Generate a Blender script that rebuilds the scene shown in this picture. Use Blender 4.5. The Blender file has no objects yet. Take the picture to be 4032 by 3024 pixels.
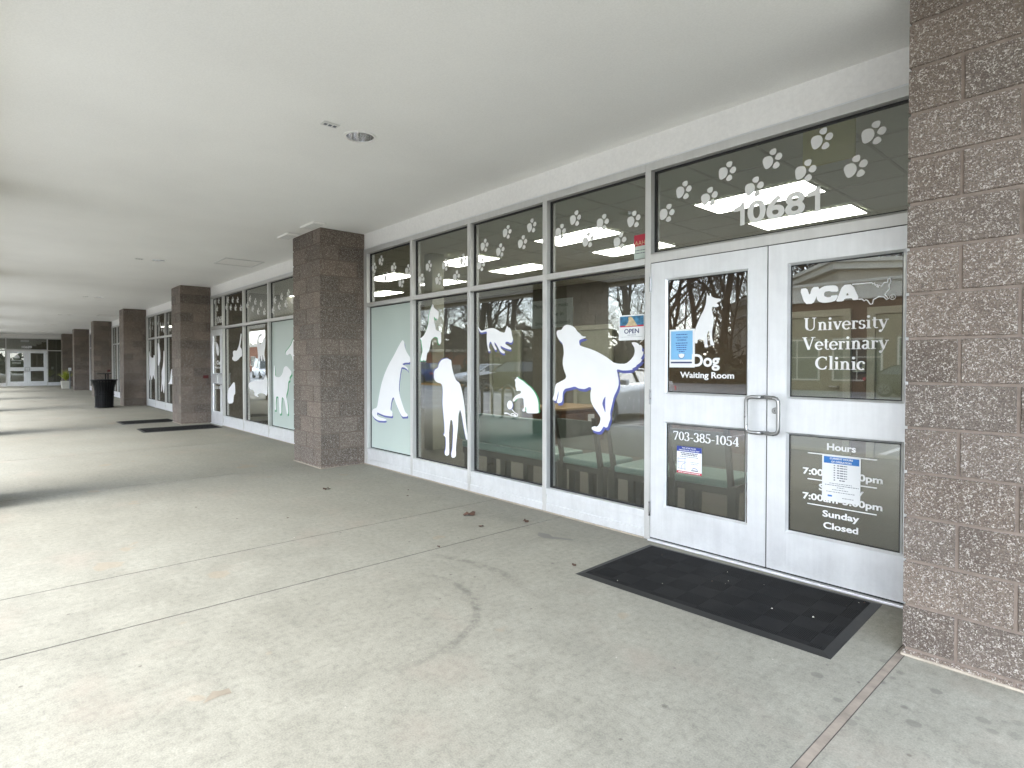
import bpy, bmesh, math, random
from mathutils import Vector, Matrix
from mathutils.geometry import tessellate_polygon
R = math.radians
sc = bpy.context.scene
COL = sc.collection

# ---------------------------------------------------------------- camera
cam = bpy.data.cameras.new('camera')
cam_ob = bpy.data.objects.new('camera', cam)
COL.objects.link(cam_ob)
sc.camera = cam_ob
cam.sensor_width = 36.0
cam.lens = 2281.8 * 36.0 / 4032.0
cam.shift_x = 53.3 / 4032.0
cam.shift_y = -42.7 / 4032.0
cam.clip_start = 0.05
cam.clip_end = 600.0
cam_ob.location = (2.382, -3.766, 1.343)
cam_ob.rotation_euler = (R(90 - 0.948), R(0.0), R(48.743))

# ---------------------------------------------------------------- sky and sun (bright overcast)
SUN_EL, SUN_AZ = 40.0, 176.0          # azimuth clockwise from +Y
world = bpy.data.worlds.new('World')
sc.world = world
world.use_nodes = True
wt = world.node_tree
wt.nodes.clear()
w_out = wt.nodes.new('ShaderNodeOutputWorld')
w_bg = wt.nodes.new('ShaderNodeBackground')
w_sky = wt.nodes.new('ShaderNodeTexSky')
w_sky.sky_type = 'NISHITA'
w_sky.sun_disc = False
w_sky.sun_elevation = R(SUN_EL)
w_sky.sun_rotation = R(SUN_AZ)
w_sky.air_density = 1.0
w_sky.dust_density = 1.0
w_hs = wt.nodes.new('ShaderNodeHueSaturation')
w_hs.inputs['Saturation'].default_value = 0.42
w_no = wt.nodes.new('ShaderNodeTexNoise')
w_no.inputs['Scale'].default_value = 3.0
w_no.inputs['Detail'].default_value = 7.0
w_co = wt.nodes.new('ShaderNodeTexCoord')
w_rp = wt.nodes.new('ShaderNodeValToRGB')
w_rp.color_ramp.elements[0].position = 0.40
w_rp.color_ramp.elements[0].color = (0.76, 0.79, 0.83, 1)
w_rp.color_ramp.elements[1].position = 0.65
w_rp.color_ramp.elements[1].color = (1.28, 1.35, 1.43, 1)
w_mx = wt.nodes.new('ShaderNodeMix')
w_mx.data_type = 'RGBA'
w_mx.blend_type = 'MULTIPLY'
w_mx.inputs[0].default_value = 1.0
wt.links.new(w_sky.outputs[0], w_hs.inputs['Color'])
wt.links.new(w_co.outputs['Generated'], w_no.inputs['Vector'])
wt.links.new(w_no.outputs['Fac'], w_rp.inputs[0])
wt.links.new(w_hs.outputs[0], w_mx.inputs[6])
wt.links.new(w_rp.outputs[0], w_mx.inputs[7])
wt.links.new(w_mx.outputs[2], w_bg.inputs['Color'])
w_bg.inputs['Strength'].default_value = 0.15
wt.links.new(w_bg.outputs[0], w_out.inputs[0])

sun = bpy.data.lights.new('sun', 'SUN')
sun.energy = 0.65
sun.angle = R(40)
sun.color = (1.0, 0.98, 0.95)
sun_ob = bpy.data.objects.new('sun', sun)
COL.objects.link(sun_ob)
sd = Vector((math.sin(R(SUN_AZ)) * math.cos(R(SUN_EL)), math.cos(R(SUN_AZ)) * math.cos(R(SUN_EL)), math.sin(R(SUN_EL))))
sun_ob.rotation_euler = sd.to_track_quat('Z', 'Y').to_euler()

sc.view_settings.view_transform = 'Standard'
sc.view_settings.look = 'None'
sc.view_settings.gamma = 1.0
sc.view_settings.use_curve_mapping = False
sc.view_settings.exposure = 3.32
sc.render.engine = 'CYCLES'
sc.cycles.use_denoising = True
sc.cycles.denoising_prefilter = 'ACCURATE'
sc.render.filter_size = 1.1
sc.cycles.max_bounces = 12
sc.cycles.diffuse_bounces = 6
sc.cycles.glossy_bounces = 5
sc.cycles.transparent_max_bounces = 24
sc.cycles.sample_clamp_indirect = 6.0
sc.cycles.caustics_reflective = False
sc.cycles.caustics_refractive = False


# ---------------------------------------------------------------- node helpers and materials
def new_mat(name):
    m = bpy.data.materials.new(name)
    m.use_nodes = True
    nt = m.node_tree
    return m, nt, nt.nodes['Principled BSDF']

def N(nt, kind, **kw):
    n = nt.nodes.new('ShaderNode' + kind)
    for k, v in kw.items():
        if k in n.inputs: n.inputs[k].default_value = v
        else: setattr(n, k, v)
    return n

def ramp(nt, src, stops):
    r = N(nt, 'ValToRGB')
    e = r.color_ramp.elements
    while len(e) < len(stops): e.new(0.5)
    for el, (p, c) in zip(e, stops):
        el.position = p
        el.color = (c, c, c, 1) if isinstance(c, (int, float)) else (*c, 1)
    nt.links.new(src, r.inputs[0])
    return r.outputs[0]

def mixc(nt, fac, a, b, mode='MIX'):
    m = N(nt, 'Mix', data_type='RGBA', blend_type=mode)
    for sock, v in ((m.inputs[0], fac), (m.inputs[6], a), (m.inputs[7], b)):
        if hasattr(v, 'links'): nt.links.new(v, sock)
        elif isinstance(v, (int, float)): sock.default_value = v if sock == m.inputs[0] else (v, v, v, 1)
        else: sock.default_value = (*v, 1)
    return m.outputs[2]

def mth(nt, op, a, b=None, c=None):
    m = N(nt, 'Math', operation=op)
    for i, v in enumerate((a, b, c)):
        if v is None: continue
        if hasattr(v, 'links'): nt.links.new(v, m.inputs[i])
        else: m.inputs[i].default_value = v
    return m.outputs[0]

def noise(nt, co, scale, detail=4, rough=0.55, vec_scale=None):
    n = N(nt, 'TexNoise', Scale=scale, Detail=detail, Roughness=rough)
    if vec_scale:
        mp = N(nt, 'Mapping')
        mp.inputs['Scale'].default_value = vec_scale
        nt.links.new(co, mp.inputs[0])
        co = mp.outputs[0]
    nt.links.new(co, n.inputs['Vector'])
    return n.outputs['Fac']

def bump(nt, b, height, strength, dist):
    bn = N(nt, 'Bump', Strength=strength, Distance=dist)
    nt.links.new(height, bn.inputs['Height'])
    nt.links.new(bn.outputs[0], b.inputs['Normal'])

def plain(name, col, rough=0.6, metal=0.0, var=0.12, scale=6.0, bmp=0.0, bscale=80.0, spec=None):
    m, nt, b = new_mat(name)
    co = N(nt, 'TexCoord').outputs['Object']
    f = noise(nt, co, scale, 5)
    lo = tuple(c * (1 - var) for c in col); hi = tuple(min(1, c * (1 + var)) for c in col)
    nt.links.new(ramp(nt, f, [(0.3, lo), (0.7, hi)]), b.inputs['Base Color'])
    nt.links.new(mth(nt, 'MULTIPLY_ADD', f, 0.2, rough - 0.1), b.inputs['Roughness'])
    b.inputs['Metallic'].default_value = metal
    if spec is not None: b.inputs['Specular IOR Level'].default_value = spec
    if bmp: bump(nt, b, noise(nt, co, bscale, 3), bmp, 0.004)
    return m

def emit(name, col, strength):
    m, nt, b = new_mat(name)
    b.inputs['Base Color'].default_value = (*col, 1)
    b.inputs['Emission Color'].default_value = (*col, 1)
    b.inputs['Emission Strength'].default_value = strength
    return m

def glass_mat(name, tint, f0=0.045, rough=0.0, wob=0.0):
    m, nt, b = new_mat(name)
    nt.nodes.remove(b)
    out = nt.nodes['Material Output']
    g = N(nt, 'NewGeometry')
    d = N(nt, 'VectorMath', operation='DOT_PRODUCT')
    nt.links.new(g.outputs['Normal'], d.inputs[0]); nt.links.new(g.outputs['Incoming'], d.inputs[1])
    c = mth(nt, 'ABSOLUTE', d.outputs['Value'])
    s = mth(nt, 'POWER', mth(nt, 'SUBTRACT', 1.0, c), 5.0)
    fac = mth(nt, 'MULTIPLY_ADD', s, 1.0 - f0, f0)
    t = N(nt, 'BsdfTransparent', Color=(*tint, 1))
    gl = N(nt, 'BsdfGlossy', Color=(0.97, 0.98, 0.97, 1), Roughness=rough)
    if wob:
        co = N(nt, 'TexCoord').outputs['Object']
        bn = N(nt, 'Bump', Strength=wob, Distance=0.01)
        nt.links.new(noise(nt, co, 1.6, 1), bn.inputs['Height'])
        nt.links.new(bn.outputs[0], gl.inputs['Normal'])
    mx = N(nt, 'MixShader')
    nt.links.new(fac, mx.inputs[0]); nt.links.new(t.outputs[0], mx.inputs[1]); nt.links.new(gl.outputs[0], mx.inputs[2])
    nt.links.new(mx.outputs[0], out.inputs['Surface'])
    return m

def make_concrete():
    m, nt, b = new_mat('concrete')
    co = N(nt, 'TexCoord').outputs['Object']
    sx = N(nt, 'SeparateXYZ'); nt.links.new(co, sx.inputs[0])
    X, Y = sx.outputs[0], sx.outputs[1]
    big = noise(nt, co, 0.55, 6, 0.62)
    col = ramp(nt, big, [(0.30, (0.252, 0.240, 0.195)), (0.52, (0.278, 0.266, 0.218)), (0.72, (0.300, 0.290, 0.240))])
    mid = noise(nt, co, 4.5, 7, 0.68)
    col = mixc(nt, 1.0, col, ramp(nt, mid, [(0.30, 0.87), (0.62, 1.05)]), 'MULTIPLY')
    broom = noise(nt, co, 5.0, 5, 0.7, (7.0, 1.1, 1.0))
    col = mixc(nt, 1.0, col, ramp(nt, broom, [(0.35, 0.94), (0.65, 1.04)]), 'MULTIPLY')
    fine = noise(nt, co, 140.0, 3, 0.7)
    col = mixc(nt, 1.0, col, ramp(nt, fine, [(0.32, 0.78), (0.68, 1.12)]), 'MULTIPLY')
    grain = noise(nt, co, 26.0, 6, 0.75)
    col = mixc(nt, 1.0, col, ramp(nt, grain, [(0.34, 0.82), (0.50, 1.0), (0.66, 1.09)]), 'MULTIPLY')
    # worn smears and small tan stains
    sm = noise(nt, co, 3.2, 6, 0.7, (1.0, 2.4, 1.0))
    col = mixc(nt, ramp(nt, sm, [(0.60, 0.0), (0.72, 0.38)]), col, (0.185, 0.172, 0.140))
    tn = noise(nt, co, 2.1, 3, 0.5)
    col = mixc(nt, ramp(nt, tn, [(0.685, 0.0), (0.70, 0.35)]), col, (0.30, 0.225, 0.15))
    vp = N(nt, 'TexVoronoi', Scale=7.0, Randomness=1.0); nt.links.new(co, vp.inputs['Vector'])
    vs_ = N(nt, 'SeparateXYZ'); nt.links.new(vp.outputs['Color'], vs_.inputs[0])
    pit = mth(nt, 'MULTIPLY', ramp(nt, mth(nt, 'MULTIPLY_ADD', grain, 0.06, vp.outputs['Distance']), [(0.075, 0.8), (0.105, 0.0)]), ramp(nt, vs_.outputs[0], [(0.62, 0.0), (0.66, 1.0)]))
    col = mixc(nt, pit, col, (0.12, 0.11, 0.09))
    # rusty / pinkish patches
    pk = noise(nt, co, 1.3, 5, 0.6, (1.0, 1.3, 1.0))
    col = mixc(nt, ramp(nt, pk, [(0.56, 0.0), (0.75, 0.32)]), col, (0.33, 0.26, 0.21))
    # small dark spots and drips
    vo = N(nt, 'TexVoronoi', Scale=2.6, Randomness=1.0); nt.links.new(co, vo.inputs['Vector'])
    sp = ramp(nt, mth(nt, 'MULTIPLY_ADD', fine, 0.05, vo.outputs['Distance']), [(0.050, 1.0), (0.075, 0.0)])
    gate = ramp(nt, noise(nt, co, 1.1, 2), [(0.50, 0.0), (0.58, 0.75)])
    col = mixc(nt, mth(nt, 'MULTIPLY', sp, gate), col, (0.11, 0.10, 0.085))
    # drip spots near the pillar by the door
    vo2 = N(nt, 'TexVoronoi', Scale=9.0, Randomness=1.0); nt.links.new(co, vo2.inputs['Vector'])
    sp2 = ramp(nt, mth(nt, 'MULTIPLY_ADD', mid, 0.25, vo2.outputs['Distance']), [(0.30, 1.0), (0.36, 0.0)])
    dx = mth(nt, 'SUBTRACT', X, 1.66); dy = mth(nt, 'ADD', Y, 1.02)
    dd = mth(nt, 'SQRT', mth(nt, 'ADD', mth(nt, 'MULTIPLY', dx, dx), mth(nt, 'MULTIPLY', dy, dy)))
    near = ramp(nt, dd, [(0.10, 0.75), (0.62, 0.0)])
    col = mixc(nt, mth(nt, 'MULTIPLY', sp2, near), col, (0.14, 0.13, 0.11))
    # two scuffed turning marks
    ax = mth(nt, 'ADD', X, 0.46); ay = mth(nt, 'ADD', Y, 2.305)
    rad = mth(nt, 'SQRT', mth(nt, 'ADD', mth(nt, 'MULTIPLY', ax, ax), mth(nt, 'MULTIPLY', ay, ay)))
    rad = mth(nt, 'MULTIPLY_ADD', noise(nt, co, 2.0, 2), 0.05, mth(nt, 'SUBTRACT', rad, 0.025))
    ang = mth(nt, 'ARCTAN2', ay, ax)
    for r0, w, a0, a1, k in ((0.66, 0.022, -0.5, 2.2, 0.72), (0.99, 0.028, 1.05, 2.3, 0.55), (0.47, 0.012, 0.2, 1.6, 0.16)):
        band = ramp(nt, mth(nt, 'ABSOLUTE', mth(nt, 'SUBTRACT', rad, r0)), [(w * 0.5, 1.0), (w * 1.5, 0.0)])
        u = mth(nt, 'DIVIDE', mth(nt, 'SUBTRACT', ang, a0), a1 - a0)
        gate = ramp(nt, u, [(0.0, 0.0), (0.3, 1.0), (0.7, 1.0), (1.0, 0.0)])
        brk = ramp(nt, noise(nt, co, 16.0, 4, 0.7), [(0.40, 0.05), (0.60, 1.0)])
        col = mixc(nt, mth(nt, 'MULTIPLY', mth(nt, 'MULTIPLY', band, gate), mth(nt, 'MULTIPLY', brk, k)), col, (0.12, 0.113, 0.095))
    # darker line along the foot of the shopfronts
    foot = mth(nt, 'MULTIPLY_ADD', mid, 0.25, mth(nt, 'MULTIPLY', Y, -1.0))
    col = mixc(nt, ramp(nt, foot, [(0.10, 0.35), (0.30, 0.0)]), col, (0.19, 0.172, 0.14))
    nt.links.new(col, b.inputs['Base Color'])
    nt.links.new(ramp(nt, mid, [(0.3, 0.62), (0.7, 0.88)]), b.inputs['Roughness'])
    b.inputs['Specular IOR Level'].default_value = 0.35
    bump(nt, b, mth(nt, 'MULTIPLY_ADD', fine, 0.6, broom), 0.22, 0.0035)
    return m

def make_block():
    m, nt, b = new_mat('ground_face_block')
    co = N(nt, 'TexCoord').outputs['Object']
    at = N(nt, 'Attribute', attribute_name='tone')
    big = noise(nt, co, 3.0, 4)
    col = mixc(nt, 1.0, (0.160, 0.125, 0.099), ramp(nt, big, [(0.3, 0.85), (0.7, 1.15)]), 'MULTIPLY')
    col = mixc(nt, 1.0, col, at.outputs['Color'], 'MULTIPLY')
    v = N(nt, 'TexVoronoi', Scale=240.0, Randomness=1.0); nt.links.new(co, v.inputs['Vector'])
    fl = N(nt, 'SeparateXYZ'); nt.links.new(v.outputs['Color'], fl.inputs[0])
    clump = noise(nt, co, 60.0, 4, 0.7)
    lite = mth(nt, 'MULTIPLY', ramp(nt, fl.outputs[0], [(0.68, 0.0), (0.75, 1.0)]), ramp(nt, clump, [(0.40, 0.0), (0.60, 0.58)]))
    dark = ramp(nt, fl.outputs[1], [(0.74, 0.0), (0.80, 0.55)])
    col = mixc(nt, dark, col, (0.065, 0.050, 0.042))
    col = mixc(nt, lite, col, (0.72, 0.67, 0.60))
    nt.links.new(col, b.inputs['Base Color'])
    nt.links.new(ramp(nt, fl.outputs[2], [(0.2, 0.45), (0.8, 0.9)]), b.inputs['Roughness'])
    b.inputs['Specular IOR Level'].default_value = 0.4
    bump(nt, b, mth(nt, 'MULTIPLY_ADD', clump, 0.7, v.outputs['Distance']), 0.75, 0.008)
    return m

def make_plaster(name, col, scale, strength):
    m, nt, b = new_mat(name)
    co = N(nt, 'TexCoord').outputs['Object']
    f = noise(nt, co, 0.7, 5)
    g = noise(nt, co, scale, 3, 0.7)
    c = mixc(nt, 1.0, col, ramp(nt, f, [(0.3, 0.955), (0.7, 1.03)]), 'MULTIPLY')
    c = mixc(nt, 1.0, c, ramp(nt, g, [(0.3, 0.95), (0.7, 1.03)]), 'MULTIPLY')
    nt.links.new(c, b.inputs['Base Color'])
    b.inputs['Roughness'].default_value = 0.9
    b.inputs['Specular IOR Level'].default_value = 0.2
    bump(nt, b, g, strength, 0.004)
    return m

def make_alu(name='satin_aluminium', base=(0.80, 0.81, 0.82)):
    m, nt, b = new_mat(name)
    co = N(nt, 'TexCoord').outputs['Object']
    f = noise(nt, co, 7.0, 6, 0.65)
    g = noise(nt, co, 60.0, 3, 0.6)
    st = noise(nt, co, 3.0, 4, 0.6, (9.0, 9.0, 0.6))
    c = mixc(nt, 1.0, base, ramp(nt, f, [(0.28, 0.94), (0.66, 1.03)]), 'MULTIPLY')
    c = mixc(nt, 1.0, c, ramp(nt, st, [(0.3, 0.96), (0.65, 1.02)]), 'MULTIPLY')
    sx = N(nt, 'SeparateXYZ'); nt.links.new(co, sx.inputs[0])
    low = ramp(nt, mth(nt, 'MULTIPLY_ADD', f, 0.25, sx.outputs[2]), [(0.13, 0.16), (0.36, 0.0)])
    c = mixc(nt, mth(nt, 'MULTIPLY', low, ramp(nt, g, [(0.40, 0.4), (0.6, 0.8)])), c, (0.33, 0.31, 0.27))
    nt.links.new(c, b.inputs['Base Color'])
    b.inputs['Metallic'].default_value = 0.55
    nt.links.new(ramp(nt, f, [(0.3, 0.36), (0.7, 0.52)]), b.inputs['Roughness'])
    bump(nt, b, g, 0.06, 0.002)
    return m

def make_mat_rubber():
    m, nt, b = new_mat('ribbed_rubber')
    co = N(nt, 'TexCoord').outputs['Object']
    ck = N(nt, 'TexChecker', Scale=1.0)
    mp = N(nt, 'Mapping'); mp.inputs['Scale'].default_value = (7.0, 7.0, 0.0)
    nt.links.new(co, mp.inputs[0]); nt.links.new(mp.outputs[0], ck.inputs['Vector'])
    wx = N(nt, 'TexWave', bands_direction='X', Scale=38.0); nt.links.new(co, wx.inputs['Vector'])
    wy = N(nt, 'TexWave', bands_direction='Y', Scale=38.0); nt.links.new(co, wy.inputs['Vector'])
    h = mixc(nt, ck.outputs['Fac'], wx.outputs['Fac'], wy.outputs['Fac'])
    f = noise(nt, co, 5.0, 6)
    tl = ramp(nt, ck.outputs['Fac'], [(0.0, 0.88), (1.0, 1.16)])
    c = mixc(nt, 1.0, ramp(nt, h, [(0.2, (0.004, 0.004, 0.004)), (0.8, (0.013, 0.013, 0.013))]), ramp(nt, f, [(0.3, 0.8), (0.75, 1.5)]), 'MULTIPLY')
    c = mixc(nt, 1.0, c, tl, 'MULTIPLY')
    nt.links.new(c, b.inputs['Base Color'])
    b.inputs['Roughness'].default_value = 0.75
    b.inputs['Specular IOR Level'].default_value = 0.16
    bump(nt, b, h, 0.8, 0.006)
    return m

M = {}
M['concrete'] = make_concrete()
M['block'] = make_block()
M['mortar'] = plain('mortar', (0.185, 0.146, 0.120), 0.9, var=0.18, scale=20, bmp=0.4, bscale=200)
M['ceiling'] = make_plaster('ceiling_plaster', (0.91, 0.905, 0.885), 90.0, 0.25)
M['white_wall'] = make_plaster('white_wall_paint', (0.90, 0.885, 0.86), 40.0, 0.12)
M['alu'] = make_alu()
M['alu_frame'] = make_alu('frame_aluminium_dim', (0.67, 0.665, 0.645))  # darker copy of the aluminium for frames above the floor-lit sill
M['steel'] = plain('brushed_steel', (0.40, 0.40, 0.40), 0.30, metal=1.0, var=0.06, scale=30)
M['chrome'] = plain('polished_reflector', (0.80, 0.80, 0.80), 0.14, metal=1.0, var=0.05)
M['gasket'] = plain('black_gasket', (0.012, 0.012, 0.012), 0.6)
M['glass'] = glass_mat('window_glass', (0.72, 0.73, 0.70), 0.105, wob=0.006)
M['vinyl'] = plain('white_window_film', (0.86, 0.86, 0.87), 0.45, var=0.02)
M['vinyl_grey'] = plain('frosted_window_film', (0.70, 0.70, 0.68), 0.5, var=0.02)
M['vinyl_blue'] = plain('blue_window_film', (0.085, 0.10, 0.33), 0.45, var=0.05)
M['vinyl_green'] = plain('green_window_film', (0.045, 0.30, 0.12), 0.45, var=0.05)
M['rubber'] = make_mat_rubber()
M['rubber_edge'] = plain('rubber_edge', (0.010, 0.010, 0.010), 0.6, var=0.3, scale=12)
M['sealant'] = plain('joint_sealant', (0.245, 0.205, 0.165), 0.8, var=0.25, scale=14, bmp=0.4, bscale=60)
M['caulk'] = plain('cream_caulk', (0.34, 0.295, 0.235), 0.7, var=0.15, scale=12)
M['joint_dark'] = plain('joint_dirt', (0.03, 0.026, 0.022), 0.95)
M['paper'] = plain('white_paper', (0.82, 0.83, 0.84), 0.7, var=0.02)
M['ink'] = plain('grey_ink', (0.12, 0.13, 0.16), 0.8)
M['ink_blue'] = plain('blue_ink', (0.03, 0.055, 0.30), 0.6)
M['sky_blue'] = plain('light_blue_print', (0.22, 0.50, 0.78), 0.55, var=0.04)
M['mid_blue'] = plain('mid_blue_print', (0.03, 0.18, 0.52), 0.55, var=0.04)
M['navy'] = plain('navy_print', (0.02, 0.035, 0.12), 0.55)
M['red'] = plain('red_print', (0.48, 0.03, 0.06), 0.5, var=0.05)
M['dark_red'] = plain('dark_red_plastic', (0.10, 0.012, 0.012), 0.4)
M['sky_photo'] = plain('blue_photo_print', (0.05, 0.19, 0.33), 0.5, var=0.5, scale=25)
M['fur_print'] = plain('cream_photo_print', (0.62, 0.50, 0.30), 0.5, var=0.25, scale=60)
M['film'] = plain('frosted_green_film', (0.46, 0.53, 0.49), 0.35, var=0.03, scale=2)
M['blind'] = plain('pale_green_blind', (0.60, 0.68, 0.62), 0.75, var=0.03, scale=3)
M['black_metal'] = plain('black_powder_coat', (0.0035, 0.0035, 0.004), 0.42, var=0.2, spec=0.22)
M['troffer'] = emit('lit_diffuser', (1.0, 0.985, 0.95), 3.2)
M['tile'] = plain('grey_ceiling_tile', (0.78, 0.80, 0.74), 0.9, var=0.06, scale=30)
M['tbar'] = plain('ceiling_grid', (0.62, 0.63, 0.58), 0.6)
M['int_wall'] = plain('tan_wall_paint', (0.15, 0.142, 0.115), 0.8, var=0.06)
M['int_brown'] = plain('brown_wall_paint', (0.115, 0.080, 0.052), 0.8, var=0.06)
M['int_door'] = plain('sage_door_paint', (0.29, 0.30, 0.22), 0.55, var=0.04)
M['int_frame'] = plain('sage_frame_paint', (0.38, 0.38, 0.30), 0.5, var=0.04)
M['int_floor'] = plain('vinyl_floor', (0.060, 0.054, 0.042), 0.45, var=0.10, scale=3)
M['wood'] = plain('dark_stained_wood', (0.105, 0.055, 0.032), 0.45, var=0.3, scale=8)
M['wood_top'] = plain('tan_wood_top', (0.34, 0.24, 0.14), 0.4, var=0.15, scale=8)
M['teal'] = plain('mint_vinyl', (0.25, 0.40, 0.36), 0.35, var=0.05)
M['taupe'] = plain('taupe_chair_frame', (0.085, 0.078, 0.066), 0.5, var=0.1)
M['grey_fabric'] = plain('grey_chair_back', (0.24, 0.26, 0.23), 0.7, var=0.1)
M['asphalt'] = plain('asphalt', (0.24, 0.237, 0.23), 0.85, var=0.25, scale=2.5, bmp=0.5, bscale=120)
M['kerb'] = plain('kerb_concrete', (0.34, 0.33, 0.29), 0.85, var=0.15)
M['yellow'] = plain('ochre_kerb_paint', (0.50, 0.25, 0.05), 0.7, var=0.2)
M['line'] = plain('white_road_paint', (0.62, 0.61, 0.58), 0.75, var=0.12)
M['grass'] = plain('verge_grass', (0.10, 0.10, 0.045), 0.9, var=0.4, scale=3)
M['bark'] = plain('winter_bark', (0.060, 0.047, 0.036), 0.9, var=0.35, scale=4)
M['brush'] = plain('winter_brush', (0.075, 0.060, 0.036), 0.9, var=0.5, scale=1.2)
M['evergreen'] = plain('evergreen_leaf', (0.036, 0.046, 0.020), 0.8, var=0.5, scale=2)
M['brick'] = plain('red_brick', (0.24, 0.085, 0.045), 0.85, var=0.2, scale=6)
M['bldg_brown'] = plain('brown_brick', (0.125, 0.075, 0.045), 0.85, var=0.2, scale=5)
M['bldg_pale'] = plain('pale_siding', (0.42, 0.37, 0.29), 0.75, var=0.08)
M['bldg_trim'] = plain('pale_trim', (0.55, 0.51, 0.43), 0.7, var=0.06)
M['roof'] = plain('roof_membrane', (0.30, 0.30, 0.29), 0.9)
M['dark_glass'] = plain('dark_window_glass', (0.03, 0.04, 0.04), 0.1, var=0.1, spec=0.8)
M['car_blue'] = plain('blue_car_paint', (0.02, 0.055, 0.19), 0.22, var=0.03, spec=0.4)
M['car_black'] = plain('black_car_paint', (0.004, 0.005, 0.005), 0.25, var=0.03, spec=0.22)
M['car_silver'] = plain('silver_car_paint', (0.56, 0.57, 0.58), 0.25, metal=0.4, var=0.02)
M['car_white'] = plain('white_car_paint', (0.72, 0.72, 0.72), 0.25, var=0.02)
M['tyre'] = plain('tyre_rubber', (0.015, 0.015, 0.015), 0.8)
M['galv'] = plain('galvanised_steel', (0.17, 0.175, 0.175), 0.42, metal=0.7, var=0.12)
M['leaf_brown'] = plain('dead_leaf', (0.065, 0.032, 0.020), 0.7, var=0.4, scale=40)
M['wet'] = plain('damp_concrete', (0.13, 0.12, 0.10), 0.45, var=0.15)
M['tan_stain'] = plain('tan_stained_concrete', (0.235, 0.20, 0.15), 0.8, var=0.2, scale=9)
M['debris'] = plain('pale_grit', (0.50, 0.47, 0.40), 0.8)
M['yellow_plant'] = plain('yellow_green_leaf', (0.36, 0.40, 0.05), 0.6, var=0.3, scale=9)
M['pot'] = plain('pale_planter', (0.55, 0.53, 0.46), 0.7)
M['yellow_sign'] = plain('straw_yellow_board', (0.78, 0.75, 0.36), 0.7, var=0.05)
M['wood_fence'] = plain('weathered_fence', (0.34, 0.31, 0.27), 0.85, var=0.2)

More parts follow.
